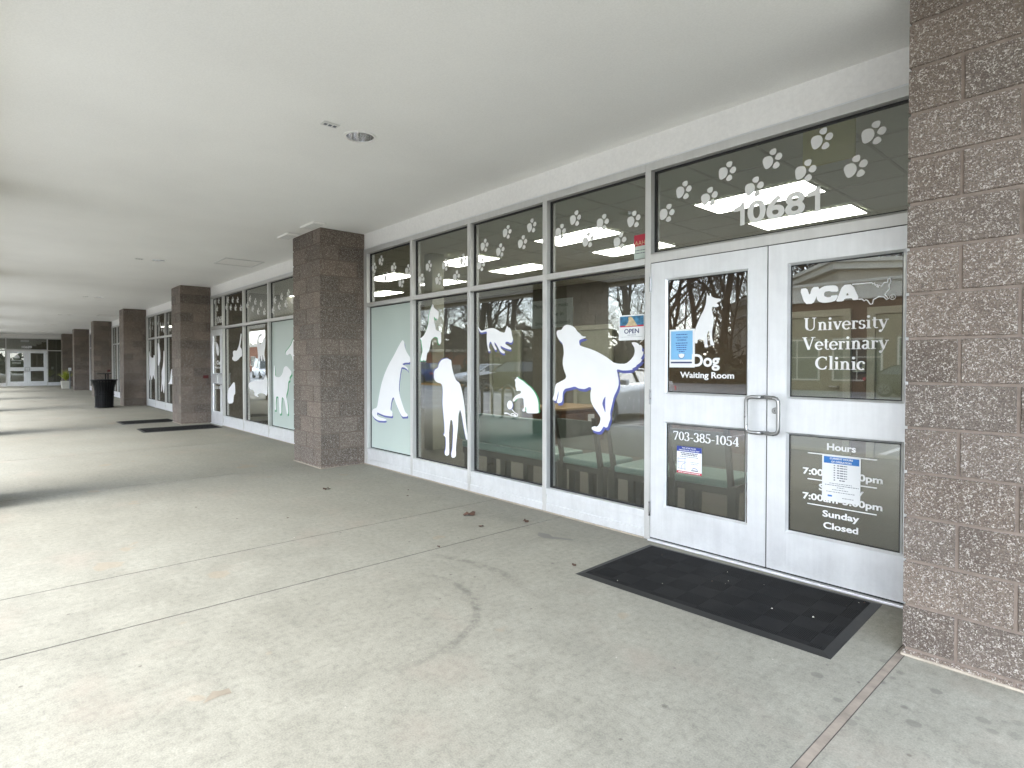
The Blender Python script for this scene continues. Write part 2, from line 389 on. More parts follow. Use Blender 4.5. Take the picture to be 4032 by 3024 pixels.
# ---------------------------------------------------------------- mesh builder
class MB:
    def __init__(s):
        s.v = []; s.f = []; s.mi = []; s.ms = []; s.tone = {}
    def _m(s, m):
        if m not in s.ms: s.ms.append(m)
        return s.ms.index(m)
    def add(s, vs, fs, m, tone=None):
        o = len(s.v); k = s._m(m)
        s.v += [tuple(p) for p in vs]
        for f in fs:
            if tone is not None: s.tone[len(s.f)] = tone
            s.f.append([o + i for i in f]); s.mi.append(k)
        return s
    def box(s, x0, x1, y0, y1, z0, z1, m, tone=None):
        vs = [(x, y, z) for z in (z0, z1) for y in (y0, y1) for x in (x0, x1)]
        return s.add(vs, [(0, 2, 3, 1), (4, 5, 7, 6), (0, 1, 5, 4), (2, 6, 7, 3), (0, 4, 6, 2), (1, 3, 7, 5)], m, tone)
    def hexa(s, lo, hi, m):
        n = len(lo)
        vs = list(lo) + list(hi)
        fs = [tuple(reversed(range(n))), tuple(range(n, 2 * n))]
        fs += [(i, (i + 1) % n, n + (i + 1) % n, n + i) for i in range(n)]
        return s.add(vs, fs, m)
    def tube(s, pts, rad, m, n=8, cap=True):
        P = [Vector(p) for p in pts]
        if isinstance(rad, (int, float)): rad = [rad] * len(P)
        up = None; rings = []
        for i, p in enumerate(P):
            t = (P[min(i + 1, len(P) - 1)] - P[max(i - 1, 0)])
            if t.length < 1e-9: t = Vector((0, 0, 1))
            t.normalize()
            if up is None:
                a = Vector((0, 0, 1)) if abs(t.z) < 0.9 else Vector((1, 0, 0))
                up = t.cross(a).normalized()
            else:
                up = (up - t * up.dot(t))
                if up.length < 1e-6: up = t.orthogonal()
                up.normalize()
            w = t.cross(up)
            rings.append([p + (up * math.cos(2 * math.pi * k / n) + w * math.sin(2 * math.pi * k / n)) * rad[i] for k in range(n)])
        vs = [q for r in rings for q in r]
        fs = [(i * n + k, i * n + (k + 1) % n, (i + 1) * n + (k + 1) % n, (i + 1) * n + k) for i in range(len(P) - 1) for k in range(n)]
        if cap: fs += [tuple(reversed(range(n))), tuple(range((len(P) - 1) * n, len(P) * n))]
        return s.add(vs, fs, m)
    def lathe(s, prof, c, m, n=24):
        vs = []; L = len(prof)
        for r, z in prof:
            for k in range(n):
                a = 2 * math.pi * k / n
                vs.append((c[0] + r * math.cos(a), c[1] + r * math.sin(a), c[2] + z))
        fs = [(i * n + k, i * n + (k + 1) % n, (i + 1) * n + (k + 1) % n, (i + 1) * n + k) for i in range(L - 1) for k in range(n)]
        return s.add(vs, fs, m)
    def flat(s, loops, y, m):            # polygon (with holes) standing in the plane y = const, facing -y
        pts = [[Vector((p[0], p[1], 0)) for p in l] for l in loops]
        allp = [p for l in loops for p in l]
        tris = tessellate_polygon(pts)
        fs = []
        for a, b, c in tris:
            A, B, C = (Vector(allp[i]) for i in (a, b, c))
            cr = (B.x - A.x) * (C.y - A.y) - (B.y - A.y) * (C.x - A.x)
            if abs(cr) < 1e-10: continue
            fs.append((a, b, c) if cr > 0 else (a, c, b))
        return s.add([(p[0], y, p[1]) for p in allp], fs, m)
    def rect(s, x0, x1, z0, z1, y, m):
        return s.add([(x0, y, z0), (x1, y, z0), (x1, y, z1), (x0, y, z1)], [(0, 1, 2, 3)], m)
    def ring(s, o, i, yo, yi, m):        # bevelled rectangular ring: outer rect o at yo, inner rect i at yi (x0,x1,z0,z1)
        vs = []
        for r, y in ((o, yo), (i, yi)):
            vs += [(r[0], y, r[2]), (r[1], y, r[2]), (r[1], y, r[3]), (r[0], y, r[3])]
        return s.add(vs, [(k, (k + 1) % 4, 4 + (k + 1) % 4, 4 + k) for k in range(4)], m)
    def build(s, name, parent=None, smooth=False, bevel=0.0, pinv=None):
        me = bpy.data.meshes.new(name)
        me.from_pydata(s.v, [], s.f)
        for m in s.ms: me.materials.append(m)
        me.polygons.foreach_set('material_index', s.mi)
        if smooth: me.polygons.foreach_set('use_smooth', [True] * len(s.f))
        if s.tone:
            ca = me.color_attributes.new('tone', 'FLOAT_COLOR', 'CORNER')
            for p in me.polygons:
                t = s.tone.get(p.index, (1, 1, 1))
                for li in p.loop_indices: ca.data[li].color = (*t, 1)
        me.update()
        o = bpy.data.objects.new(name, me)
        COL.objects.link(o)
        if parent is not None:
            o.parent = parent
            if 'base' in PINV.get(parent.name, {}):
                o.matrix_parent_inverse = PINV[parent.name]['base']
        if bevel:
            bv = o.modifiers.new('edge_bevel', 'BEVEL')
            bv.width = bevel; bv.segments = 2; bv.limit_method = 'ANGLE'; bv.angle_limit = R(40)
        return o

PINV = {}
def tag(o, label=None, cat=None, group=None, kind=None):
    if label: o['label'] = label
    if cat: o['category'] = cat
    if group: o['group'] = group
    if kind: o['kind'] = kind
    return o

def thing(name, label, cat, loc=(0, 0, 0), group=None, rotz=0.0, local=False):
    # an Empty at the base of the thing; parts are given in world metres unless local is set
    o = bpy.data.objects.new(name, None)
    o.empty_display_size = 0.1
    COL.objects.link(o)
    o.location = loc
    o.rotation_euler = (0, 0, rotz)
    if not local: PINV[o.name] = {'base': Matrix.Translation(Vector(loc)).inverted()}
    return tag(o, label, cat, group)

def copy_tree(o, parent=None):
    c = o.copy(); COL.objects.link(c)
    if parent is not None:
        c.parent = parent
        c.matrix_parent_inverse = o.matrix_parent_inverse.copy()
    for ch in list(o.children): copy_tree(ch, c)
    return c

def text_loops(s, x0, x1, zb, cap, y, m, parent, name='lettering', bold=0.0, target=None, ref='H', wide=True):
    # lettering: built from a font curve, turned into a flat mesh fitted between x0 and x1 with capital height cap
    mb = target or MB()
    me = text_mesh(s, bold)
    hm = text_mesh(ref, bold)
    h = max(v.co.y for v in hm.vertices) - min(v.co.y for v in hm.vertices)
    mnx = min(v.co.x for v in me.vertices); mxx = max(v.co.x for v in me.vertices)
    zb0 = min(v.co.y for v in hm.vertices)
    kz = cap / h; kx = (x1 - x0) / (mxx - mnx)
    vs = [(x0 + (v.co.x - mnx) * kx, y, zb + (v.co.y - zb0) * kz) for v in me.vertices]
    fs = []
    for p in me.polygons:
        q = list(p.vertices)
        A, B, C = (me.vertices[i].co for i in q[:3])
        if p.normal.z < 0: q.reverse()
        fs.append(q)
    mb.add(vs, fs, m)
    if target is None: return mb.build(name, parent)
    return mb

_tm = {}
def text_mesh(s, bold):
    if (s, bold) in _tm: return _tm[(s, bold)]
    cu = bpy.data.curves.new('lettering_curve', 'FONT')
    cu.body = s; cu.offset = bold; cu.resolution_u = 4
    ob = bpy.data.objects.new('lettering_curve', cu)
    COL.objects.link(ob)
    dg = bpy.context.evaluated_depsgraph_get()
    me = bpy.data.meshes.new_from_object(ob.evaluated_get(dg))
    bpy.data.objects.remove(ob); bpy.data.curves.remove(cu)
    _tm[(s, bold)] = me
    return me

# ---- a small serif alphabet drawn with thick and thin strokes (cap height 1)
K, T, SR = 0.165, 0.065, 0.05
def arc(cx, cz, rx, rz, a0, a1, w0, w1, n=14):
    out = []
    for k in range(n + 1):
        t = k / n; a = R(a0 + (a1 - a0) * t)
        # thick where the stroke runs vertically
        w = w0 + (w1 - w0) * abs(math.cos(a))
        out.append((cx + rx * math.cos(a), cz + rz * math.sin(a), w))
    return out
def ln(x0, z0, x1, z1, w): return [(x0, z0, w), (x1, z1, w)]
def bar(x0, x1, z): return [(x0, z, SR), (x1, z, SR)]
SERIF = {
 'U': (0.92, [ln(.20, 1, .20, .30, K), arc(.455, .32, .255, .29, 180, 360, T, T), ln(.71, .32, .71, 1, T), bar(.04, .36, .975), bar(.58, .84, .975), arc(.47, .33, .27, .30, 180, 235, T, K)]),
 'V': (0.86, [ln(.16, 1, .46, .02, K), ln(.74, 1, .47, .02, T), bar(.02, .33, .975), bar(.60, .88, .975)]),
 'C': (0.80, [arc(.45, .5, .35, .47, 50, 310, T, K, 22), ln(.69, .98, .69, .72, T), ln(.70, .27, .64, .12, T)]),
 'a': (0.50, [ln(.355, .45, .355, .08, K * .85), arc(.22, .46, .145, .17, 0, 150, T, K * .8), arc(.20, .17, .12, .15, 60, 330, T, K * .85), ln(.24, .30, .36, .40, T), ln(.36, .06, .48, .03, T)]),
 'c': (0.49, [arc(.27, .31, .20, .30, 55, 310, T, K * .9), arc(.40, .50, .035, .04, 0, 360, .07, .07)]),
 'e': (0.52, [arc(.27, .31, .21, .30, 0, 320, T, K * .85, 20), ln(.09, .335, .47, .335, T)]),
 'i': (0.33, [ln(.17, .62, .17, .03, K * .9), bar(.03, .31, .025), bar(.04, .17, .60), arc(.165, .87, .045, .05, 0, 360, .095, .095)]),
 'l': (0.33, [ln(.17, 1.04, .17, .03, K * .9), bar(.03, .31, .025), bar(.04, .17, 1.02)]),
 'n': (0.64, [ln(.17, .62, .17, .03, K * .9), arc(.33, .40, .145, .21, 0, 170, T, K * .8), ln(.475, .42, .475, .03, K * .9), bar(.03, .30, .025), bar(.35, .62, .025), bar(.04, .17, .60)]),
 'r': (0.45, [ln(.17, .62, .17, .03, K * .9), arc(.31, .42, .13, .17, 60, 170, T, K * .6), arc(.385, .54, .03, .03, 0, 360, .08, .08), bar(.03, .33, .025), bar(.04, .17, .60)]),
 's': (0.43, [arc(.215, .465, .135, .145, 20, 260, T, K * .7), arc(.215, .165, .145, .15, 80, -160, T, K * .8), ln(.35, .62, .35, .48, T), ln(.07, .17, .07, .02, T)]),
 't': (0.38, [ln(.18, .80, .18, .14, K * .85), arc(.29, .15, .115, .13, 180, 310, T, K * .5), ln(.03, .60, .35, .60, SR)]),
 'v': (0.58, [ln(.12, .62, .31, .02, K * .9), ln(.49, .62, .31, .02, T), bar(.01, .24, .60), bar(.38, .58, .60)]),
 'y': (0.58, [ln(.12, .62, .31, .02, K * .9), [(.50, .62, T), (.30, .0, T), (.20, -.20, T)], arc(.13, -.21, .05, .05, 0, 360, .08, .08), bar(.01, .24, .60), bar(.38, .58, .60)]),
 '7': (0.60, [ln(.06, .95, .55, .95, .10), ln(.54, .95, .22, .0, K * .75), ln(.075, .97, .075, .78, T)]),
 '0': (0.62, [arc(.31, .5, .215, .46, 0, 360, T, K, 24)]),
 '3': (0.58, [arc(.26, .74, .19, .22, 150, -80, T, K * .85), arc(.25, .27, .22, .25, 85, -160, T, K), arc(.09, .16, .03, .03, 0, 360, .09, .09), arc(.11, .82, .03, .03, 0, 360, .08, .08)]),
 '8': (0.60, [arc(.30, .74, .175, .215, 0, 360, T, K * .8, 20), arc(.30, .26, .215, .24, 0, 360, T, K * .9, 20)]),
 '5': (0.58, [ln(.14, .95, .50, .95, .10), ln(.14, .95, .12, .56, T), arc(.25, .30, .23, .28, 120, -160, T, K), arc(.08, .16, .03, .03, 0, 360, .09, .09)]),
 '-': (0.40, [ln(.05, .36, .35, .36, .09)]),
 '1': (0.46, [ln(.24, .97, .24, .03, K), bar(.07, .41, .025), ln(.08, .84, .24, .96, T)]),
 '4': (0.62, [ln(.43, .97, .43, .03, K), ln(.43, .95, .05, .27, T), ln(.04, .27, .58, .27, .09), bar(.27, .59, .025)]),
 ' ': (0.3, []),
}
def number_sign(x0, x1, zb, cap, y, m, parent):
    # the street number 10681 in heavy sans figures; the ones carry a flag
    w = x1 - x0
    mb = MB()
    def one(a, b):
        s = (b - a); st = cap * 0.20
        mb.flat([[(b - st, zb), (b, zb), (b, zb + cap), (b - st * 0.75, zb + cap), (b - st * 1.05, zb + cap * 0.90), (a + s * 0.04, zb + cap * 0.80), (a + s * 0.04, zb + cap * 0.655), (b - st, zb + cap * 0.665)]], y, m)
    one(x0, x0 + w * 0.145); one(x0 + w * 0.855, x1)
    text_loops('068', x0 + w * 0.180, x0 + w * 0.840, zb, cap, y, m, None, target=mb, bold=0.03, ref='0')
    return mb.build('street_number', parent)

def serif_text(s, x0, x1, zb, cap, y, m, parent, name='lettering'):
    adv = sum(SERIF[c][0] for c in s)
    kx = (x1 - x0) / adv; kz = cap
    mb = MB(); cx = x0; q = 0
    for c in s:
        for st in SERIF[c][1]:
            L = []; Rr = []
            n = len(st)
            for i, (px, pz, w) in enumerate(st):
                a = st[max(i - 1, 0)]; b = st[min(i + 1, n - 1)]
                tx, tz = b[0] - a[0], b[1] - a[1]
                d = math.hypot(tx, tz) or 1
                nx, nz = -tz / d, tx / d
                L.append((cx + (px + nx * w / 2) * kx, zb + (pz + nz * w / 2) * kz))
                Rr.append((cx + (px - nx * w / 2) * kx, zb + (pz - nz * w / 2) * kz))
            yy = y - 0.00006 * (q % 9); q += 1
            vs = [(p[0], yy, p[1]) for p in L] + [(p[0], yy, p[1]) for p in Rr]
            mb.add(vs, [(n + i, n + i + 1, i + 1, i) for i in range(n - 1)], m)
        cx += SERIF[c][0] * kx
    return mb.build(name, parent)

def strokes(mb, pts, w, y, m):
    n = len(pts); L = []; Q = []
    for i, p in enumerate(pts):
        a = pts[max(i - 1, 0)]; b = pts[min(i + 1, n - 1)]
        tx, tz = b[0] - a[0], b[1] - a[1]; d = math.hypot(tx, tz) or 1
        L.append((p[0] - tz / d * w / 2, y - 0.00002 * i, p[1] + tx / d * w / 2))
        Q.append((p[0] + tz / d * w / 2, y - 0.00002 * i, p[1] - tx / d * w / 2))
    mb.add(L + Q, [(n + i, n + i + 1, i + 1, i) for i in range(n - 1)], m)

def shift(l, dx, dz): return [(p[0] + dx, p[1] + dz) for p in l]
def boxo(name, parent, m, x0, x1, y0, y1, z0, z1, bevel=0.0):
    return MB().box(x0, x1, y0, y1, z0, z1, m).build(name, parent, bevel=bevel)

# outlines of the window film, in metres on the facade (x along the wall, z up)
D = {
 'dog_sitting': [(-3.765,1.635),(-3.73,1.61),(-3.717,1.544),(-3.689,1.496),(-3.638,1.449),(-3.597,1.417),(-3.597,1.354),(-3.718,1.354),(-3.781,1.335),(-3.708,1.313),(-3.656,1.291),(-3.642,1.246),(-3.67,1.276),(-3.732,1.294),(-3.796,1.299),(-3.825,1.214),(-3.85,1.099),(-3.858,1.004),(-3.816,0.91),(-3.756,0.809),(-3.711,0.746),(-3.659,0.725),(-3.659,0.696),(-3.782,0.684),(-3.835,0.728),(-3.906,0.81),(-3.986,0.922),(-4.016,0.901),(-4.043,0.842),(-4.062,0.753),(-4.017,0.736),(-4.006,0.688),(-4.025,0.671),(-4.207,0.671),(-4.364,0.694),(-4.392,0.703),(-4.404,0.672),(-4.364,0.644),(-4.188,0.63),(-4.157,0.615),(-4.208,0.601),(-4.365,0.594),(-4.465,0.617),(-4.526,0.653),(-4.538,0.704),(-4.505,0.74),(-4.403,0.762),(-4.362,0.885),(-4.302,1.048),(-4.223,1.189),(-4.107,1.327),(-3.975,1.443),(-3.884,1.538),(-3.804,1.612)],
 'dog_standing': [(-2.91,1.394),(-2.838,1.401),(-2.787,1.383),(-2.767,1.377),(-2.759,1.312),(-2.725,1.228),(-2.684,1.162),(-2.615,1.13),(-2.58,1.065),(-2.548,0.967),(-2.521,0.853),(-2.514,0.755),(-2.487,0.61),(-2.469,0.554),(-2.477,0.524),(-2.503,0.529),(-2.519,0.574),(-2.549,0.67),(-2.581,0.792),(-2.608,0.848),(-2.638,0.788),(-2.644,0.679),(-2.658,0.578),(-2.677,0.475),(-2.686,0.407),(-2.68,0.332),(-2.714,0.308),(-2.764,0.305),(-2.77,0.347),(-2.75,0.4),(-2.741,0.503),(-2.732,0.638),(-2.749,0.713),(-2.783,0.728),(-2.8,0.65),(-2.812,0.547),(-2.807,0.411),(-2.807,0.334),(-2.841,0.315),(-2.885,0.316),(-2.893,0.341),(-2.87,0.404),(-2.87,0.507),(-2.884,0.526),(-2.919,0.537),(-2.893,0.565),(-2.898,0.676),(-2.921,0.795),(-2.935,0.915),(-2.926,1.019),(-2.932,1.079),(-2.955,1.118),(-3.045,1.128),(-3.099,1.162),(-3.102,1.25),(-3.074,1.276),(-3.02,1.294),(-2.999,1.346),(-2.954,1.381)],
 'dog_jumping': [(-3.129,2.029),(-3.108,2.012),(-3.098,1.982),(-3.015,1.936),(-3.003,1.924),(-3.009,1.874),(-3.035,1.843),(-3.066,1.855),(-3.095,1.883),(-3.1,1.857),(-3.092,1.82),(-3.073,1.782),(-3.06,1.72),(-2.979,1.709),(-2.96,1.683),(-2.957,1.589),(-2.979,1.556),(-3.004,1.568),(-3.017,1.59),(-3.023,1.638),(-3.086,1.651),(-3.157,1.613),(-3.17,1.565),(-3.196,1.491),(-3.243,1.458),(-3.253,1.376),(-3.289,1.376),(-3.312,1.388),(-3.318,1.376),(-3.377,1.377),(-3.357,1.433),(-3.329,1.494),(-3.349,1.577),(-3.356,1.615),(-3.383,1.639),(-3.349,1.649),(-3.301,1.674),(-3.248,1.732),(-3.208,1.812),(-3.195,1.9),(-3.172,1.958)],
 'cat_playing': [(-2.296,1.727),(-2.275,1.702),(-2.244,1.681),(-2.192,1.689),(-2.141,1.7),(-2.065,1.703),(-2.011,1.687),(-1.943,1.656),(-1.885,1.647),(-1.871,1.678),(-1.847,1.718),(-1.833,1.695),(-1.81,1.694),(-1.787,1.662),(-1.782,1.624),(-1.764,1.586),(-1.768,1.561),(-1.791,1.543),(-1.838,1.557),(-1.871,1.558),(-1.876,1.536),(-1.838,1.519),(-1.791,1.496),(-1.787,1.483),(-1.805,1.479),(-1.866,1.491),(-1.924,1.511),(-1.948,1.521),(-1.943,1.496),(-1.909,1.473),(-1.881,1.456),(-1.885,1.444),(-1.909,1.443),(-1.953,1.461),(-1.992,1.516),(-2.016,1.542),(-2.041,1.562),(-2.036,1.53),(-2.006,1.497),(-2.006,1.481),(-2.026,1.478),(-2.046,1.498),(-2.076,1.537),(-2.091,1.564),(-2.111,1.565),(-2.126,1.526),(-2.116,1.493),(-2.101,1.479),(-2.106,1.468),(-2.131,1.468),(-2.141,1.487),(-2.156,1.546),(-2.161,1.612),(-2.156,1.671),(-2.192,1.669),(-2.244,1.663),(-2.27,1.672),(-2.286,1.696),(-2.302,1.717)],
 'cat_sitting': [(-1.738,1.19),(-1.72,1.194),(-1.707,1.218),(-1.671,1.195),(-1.623,1.178),(-1.571,1.146),(-1.519,1.119),(-1.468,1.077),(-1.428,1.022),(-1.413,0.966),(-1.413,0.916),(-1.408,0.898),(-1.417,0.881),(-1.478,0.876),(-1.571,0.872),(-1.581,0.891),(-1.576,0.913),(-1.587,0.938),(-1.592,0.905),(-1.587,0.892),(-1.613,0.883),(-1.634,0.892),(-1.623,0.911),(-1.607,0.919),(-1.613,0.97),(-1.618,1.014),(-1.687,1.009),(-1.72,0.994),(-1.742,0.975),(-1.766,0.973),(-1.769,0.992),(-1.753,1.011),(-1.72,1.035),(-1.682,1.048),(-1.65,1.06),(-1.655,1.082),(-1.688,1.081),(-1.709,1.076),(-1.72,1.087),(-1.717,1.102),(-1.731,1.127),(-1.728,1.164),(-1.738,1.179)],
 'ball': [(-1.766,0.94),(-1.768,0.926),(-1.774,0.914),(-1.783,0.904),(-1.795,0.897),(-1.808,0.894),(-1.821,0.895),(-1.833,0.901),(-1.842,0.91),(-1.848,0.922),(-1.85,0.935),(-1.848,0.949),(-1.842,0.961),(-1.833,0.972),(-1.821,0.978),(-1.808,0.981),(-1.795,0.98),(-1.783,0.974),(-1.774,0.965),(-1.768,0.953)],
 'yarn': [(-1.78,0.898),(-1.764,0.884),(-1.736,0.867),(-1.693,0.851),(-1.696,0.838),(-1.731,0.832),(-1.786,0.838),(-1.791,0.85),(-1.764,0.856),(-1.731,0.847),(-1.72,0.838),(-1.775,0.835),(-1.819,0.845),(-1.847,0.854),(-1.887,0.852)],
 'dog_golden': [(-1.184,1.633),(-1.169,1.642),(-1.129,1.642),(-1.118,1.657),(-1.096,1.677),(-1.063,1.686),(-1.02,1.679),(-0.985,1.664),(-0.96,1.644),(-0.946,1.623),(-0.915,1.603),(-0.887,1.577),(-0.847,1.572),(-0.853,1.564),(-0.88,1.557),(-0.918,1.547),(-0.922,1.532),(-0.915,1.5),(-0.88,1.488),(-0.813,1.471),(-0.746,1.45),(-0.681,1.423),(-0.618,1.392),(-0.58,1.369),(-0.555,1.351),(-0.506,1.341),(-0.434,1.341),(-0.387,1.371),(-0.357,1.404),(-0.346,1.438),(-0.352,1.472),(-0.381,1.509),(-0.352,1.513),(-0.323,1.505),(-0.3,1.485),(-0.292,1.492),(-0.278,1.475),(-0.28,1.437),(-0.266,1.437),(-0.269,1.413),(-0.294,1.377),(-0.275,1.379),(-0.294,1.351),(-0.334,1.327),(-0.328,1.322),(-0.374,1.302),(-0.363,1.295),(-0.416,1.288),(-0.469,1.287),(-0.524,1.299),(-0.508,1.243),(-0.501,1.203),(-0.501,1.169),(-0.517,1.129),(-0.55,1.074),(-0.567,1.012),(-0.587,0.943),(-0.583,0.889),(-0.596,0.861),(-0.612,0.818),(-0.632,0.812),(-0.655,0.822),(-0.668,0.8),(-0.69,0.774),(-0.729,0.771),(-0.778,0.784),(-0.783,0.801),(-0.756,0.814),(-0.721,0.813),(-0.694,0.846),(-0.686,0.888),(-0.703,0.915),(-0.739,0.954),(-0.77,0.987),(-0.792,1.028),(-0.797,1.084),(-0.785,1.134),(-0.802,1.147),(-0.856,1.124),(-0.902,1.126),(-0.93,1.129),(-0.968,1.144),(-1.035,1.129),(-1.084,1.12),(-1.108,1.094),(-1.113,1.057),(-1.113,1.02),(-1.128,0.994),(-1.173,0.986),(-1.183,1.002),(-1.163,1.055),(-1.163,1.099),(-1.168,1.084),(-1.188,1.009),(-1.219,1.008),(-1.236,1.022),(-1.214,1.068),(-1.209,1.12),(-1.193,1.161),(-1.143,1.181),(-1.079,1.208),(-1.07,1.234),(-1.099,1.287),(-1.114,1.341),(-1.11,1.39),(-1.099,1.428),(-1.103,1.483),(-1.118,1.526),(-1.158,1.555),(-1.181,1.589),(-1.188,1.616)],
 'golden_hole': [(-0.634,1.077),(-0.66,1.041),(-0.669,1.007),(-0.651,0.966),(-0.634,0.93),(-0.639,1.015)],
 'shepherd': [(0.285,1.843),(0.297,1.817),(0.307,1.816),(0.312,1.838),(0.318,1.81),(0.347,1.796),(0.391,1.788),(0.388,1.776),(0.362,1.764),(0.356,1.761),(0.374,1.747),(0.371,1.736),(0.348,1.734),(0.327,1.74),(0.321,1.724),(0.327,1.695),(0.338,1.661),(0.334,1.617),(0.325,1.574),(0.325,1.529),(0.331,1.501),(0.342,1.479),(0.338,1.468),(0.317,1.471),(0.311,1.485),(0.309,1.513),(0.309,1.53),(0.302,1.58),(0.286,1.545),(0.29,1.506),(0.29,1.48),(0.299,1.463),(0.296,1.457),(0.269,1.458),(0.269,1.486),(0.263,1.515),(0.217,1.516),(0.214,1.488),(0.198,1.486),(0.193,1.506),(0.192,1.551),(0.198,1.591),(0.219,1.64),(0.24,1.684),(0.264,1.722),(0.279,1.766),(0.282,1.799)],
 'logo_v': [(0.905,1.805),(0.947,1.809),(0.963,1.758),(0.977,1.81),(1.02,1.809),(1.003,1.75),(0.984,1.709),(0.935,1.71)],
 'logo_c': [(1.011,1.79),(1.03,1.803),(1.051,1.811),(1.104,1.809),(1.121,1.797),(1.123,1.769),(1.083,1.772),(1.078,1.777),(1.051,1.776),(1.044,1.764),(1.046,1.749),(1.062,1.741),(1.084,1.742),(1.081,1.748),(1.123,1.751),(1.11,1.718),(1.084,1.71),(1.041,1.709),(1.014,1.719),(1.003,1.738),(1.004,1.767)],
 'logo_a': [(1.11,1.711),(1.118,1.729),(1.146,1.806),(1.198,1.806),(1.235,1.714),(1.2,1.712),(1.195,1.725),(1.157,1.725),(1.149,1.71)],
 'logo_a_hole': [(1.163,1.743),(1.172,1.759),(1.179,1.743)],
 'usa': [(1.196,1.805),(1.297,1.804),(1.3,1.797),(1.309,1.801),(1.314,1.788),(1.325,1.79),(1.321,1.78),(1.327,1.776),(1.332,1.787),(1.343,1.779),(1.357,1.798),(1.373,1.799),(1.375,1.817),(1.384,1.82),(1.39,1.802),(1.382,1.784),(1.383,1.76),(1.371,1.745),(1.362,1.73),(1.378,1.706),(1.371,1.701),(1.355,1.719),(1.331,1.721),(1.305,1.707),(1.3,1.683),(1.289,1.682),(1.276,1.704),(1.267,1.71),(1.259,1.703),(1.247,1.715),(1.23,1.715)],
 'reg': [(1.398,1.714),(1.398,1.728)],
 'paws': {'t1':[(-4.465,2.61),(-4.286,2.682),(-4.145,2.449),(-3.976,2.549),(-3.796,2.348),(-3.642,2.483)],'t2':[(-3.351,2.337),(-3.198,2.473),(-3.007,2.299),(-2.872,2.446),(-2.672,2.292),(-2.552,2.457)],'t3':[(-2.248,2.369),(-2.194,2.557),(-1.95,2.471),(-1.848,2.636),(-1.63,2.5),(-1.506,2.635)],'t4':[(-1.139,2.52),(-0.966,2.603),(-0.826,2.396),(-0.668,2.516),(-0.494,2.335),(-0.361,2.481)],'td':[(-0.062,2.474),(0.076,2.612),(0.276,2.521),(0.408,2.667),(0.596,2.517),(0.713,2.669),(0.918,2.546),(1.01,2.713),(1.195,2.498),(1.286,2.668)]},
 'paw_shape': [[(-0.031,0.029),(-0.011,0.025),(0.003,0.007),(0.005,-0.017),(-0.005,-0.038),(-0.025,-0.052),(-0.044,-0.054),(-0.055,-0.042),(-0.061,-0.017),(-0.064,0.008),(-0.053,0.026)],[(0.011,0.063),(0.029,0.06),(0.031,0.044),(0.025,0.025),(0.008,0.021),(-0.011,0.034),(-0.014,0.048),(-0.006,0.059)],[(0.043,0.025),(0.06,0.016),(0.064,-0.003),(0.054,-0.019),(0.038,-0.023),(0.019,-0.011),(0.016,-0.002),(0.026,0.017)],[(0.022,-0.026),(0.037,-0.036),(0.043,-0.055),(0.033,-0.065),(0.017,-0.071),(0.0,-0.064),(-0.004,-0.054),(0.006,-0.035)]],
 'cat_diving': [(-9.896,1.96),(-9.84,1.935),(-9.901,1.774),(-9.939,1.682),(-9.833,1.633),(-9.815,1.494),(-9.944,1.472),(-10.091,1.414),(-10.277,1.387),(-10.428,1.416),(-10.48,1.465),(-10.388,1.488),(-10.423,1.596),(-10.309,1.618),(-10.16,1.604),(-10.048,1.684),(-9.958,1.799)],
 'cat_stretching': [(-8.738,1.914),(-8.926,1.834),(-8.96,1.726),(-8.93,1.638),(-8.901,1.507),(-8.904,1.398),(-8.841,1.383),(-8.777,1.506),(-8.73,1.397),(-8.669,1.382),(-8.654,1.526),(-8.596,1.397),(-8.519,1.382),(-8.564,1.524),(-8.513,1.672),(-8.499,1.799),(-8.558,1.833),(-8.618,1.813),(-8.65,1.75),(-8.742,1.699),(-8.865,1.746),(-8.864,1.811),(-8.769,1.872),(-8.696,1.848),(-8.695,1.891)],
 'cat_upright': [(-10.363,0.96),(-10.289,0.926),(-10.271,0.711),(-10.37,0.683),(-10.413,0.513),(-10.764,0.483),(-10.801,0.617),(-10.756,0.791),(-10.558,0.87),(-10.456,0.921)],
 'cat_lying': [(-8.482,1.142),(-8.454,1.09),(-8.413,1.069),(-8.419,0.742),(-8.609,0.787),(-8.792,0.791),(-8.981,0.74),(-8.855,0.713),(-9.109,0.724),(-9.107,0.813),(-9.436,0.869),(-9.447,0.948),(-9.266,0.997),(-8.975,1.026),(-8.634,1.033),(-8.543,1.088)],
 'dog_turning': [(-7.514,1.304),(-7.437,1.284),(-7.288,1.217),(-7.264,1.169),(-7.364,1.109),(-7.35,1.06),(-7.416,1.039),(-7.444,0.901),(-7.523,0.78),(-7.448,0.665),(-7.425,0.489),(-7.477,0.466),(-7.526,0.562),(-7.601,0.717),(-7.705,0.772),(-7.735,0.61),(-7.737,0.469),(-7.829,0.453),(-7.842,0.584),(-7.866,0.755),(-7.976,0.761),(-8.005,0.636),(-7.991,0.514),(-8.063,0.51),(-8.061,0.654),(-8.113,0.838),(-8.108,1.127),(-8.059,1.333),(-8.022,1.251),(-8.024,1.108),(-7.806,1.101),(-7.672,1.173),(-7.618,1.274)],
 'dog_leaping': [(-7.19,1.757),(-7.083,1.792),(-6.99,1.637),(-6.994,1.391),(-7.186,1.391),(-7.235,1.411),(-7.259,1.469),(-7.333,1.518),(-7.46,1.481),(-7.536,1.511),(-7.51,1.55),(-7.381,1.607),(-7.28,1.663)],
 'cat_door': [(-11.504,1.831),(-11.418,1.815),(-11.291,1.736),(-11.226,1.609),(-11.297,1.508),(-11.382,1.535),(-11.465,1.663)],
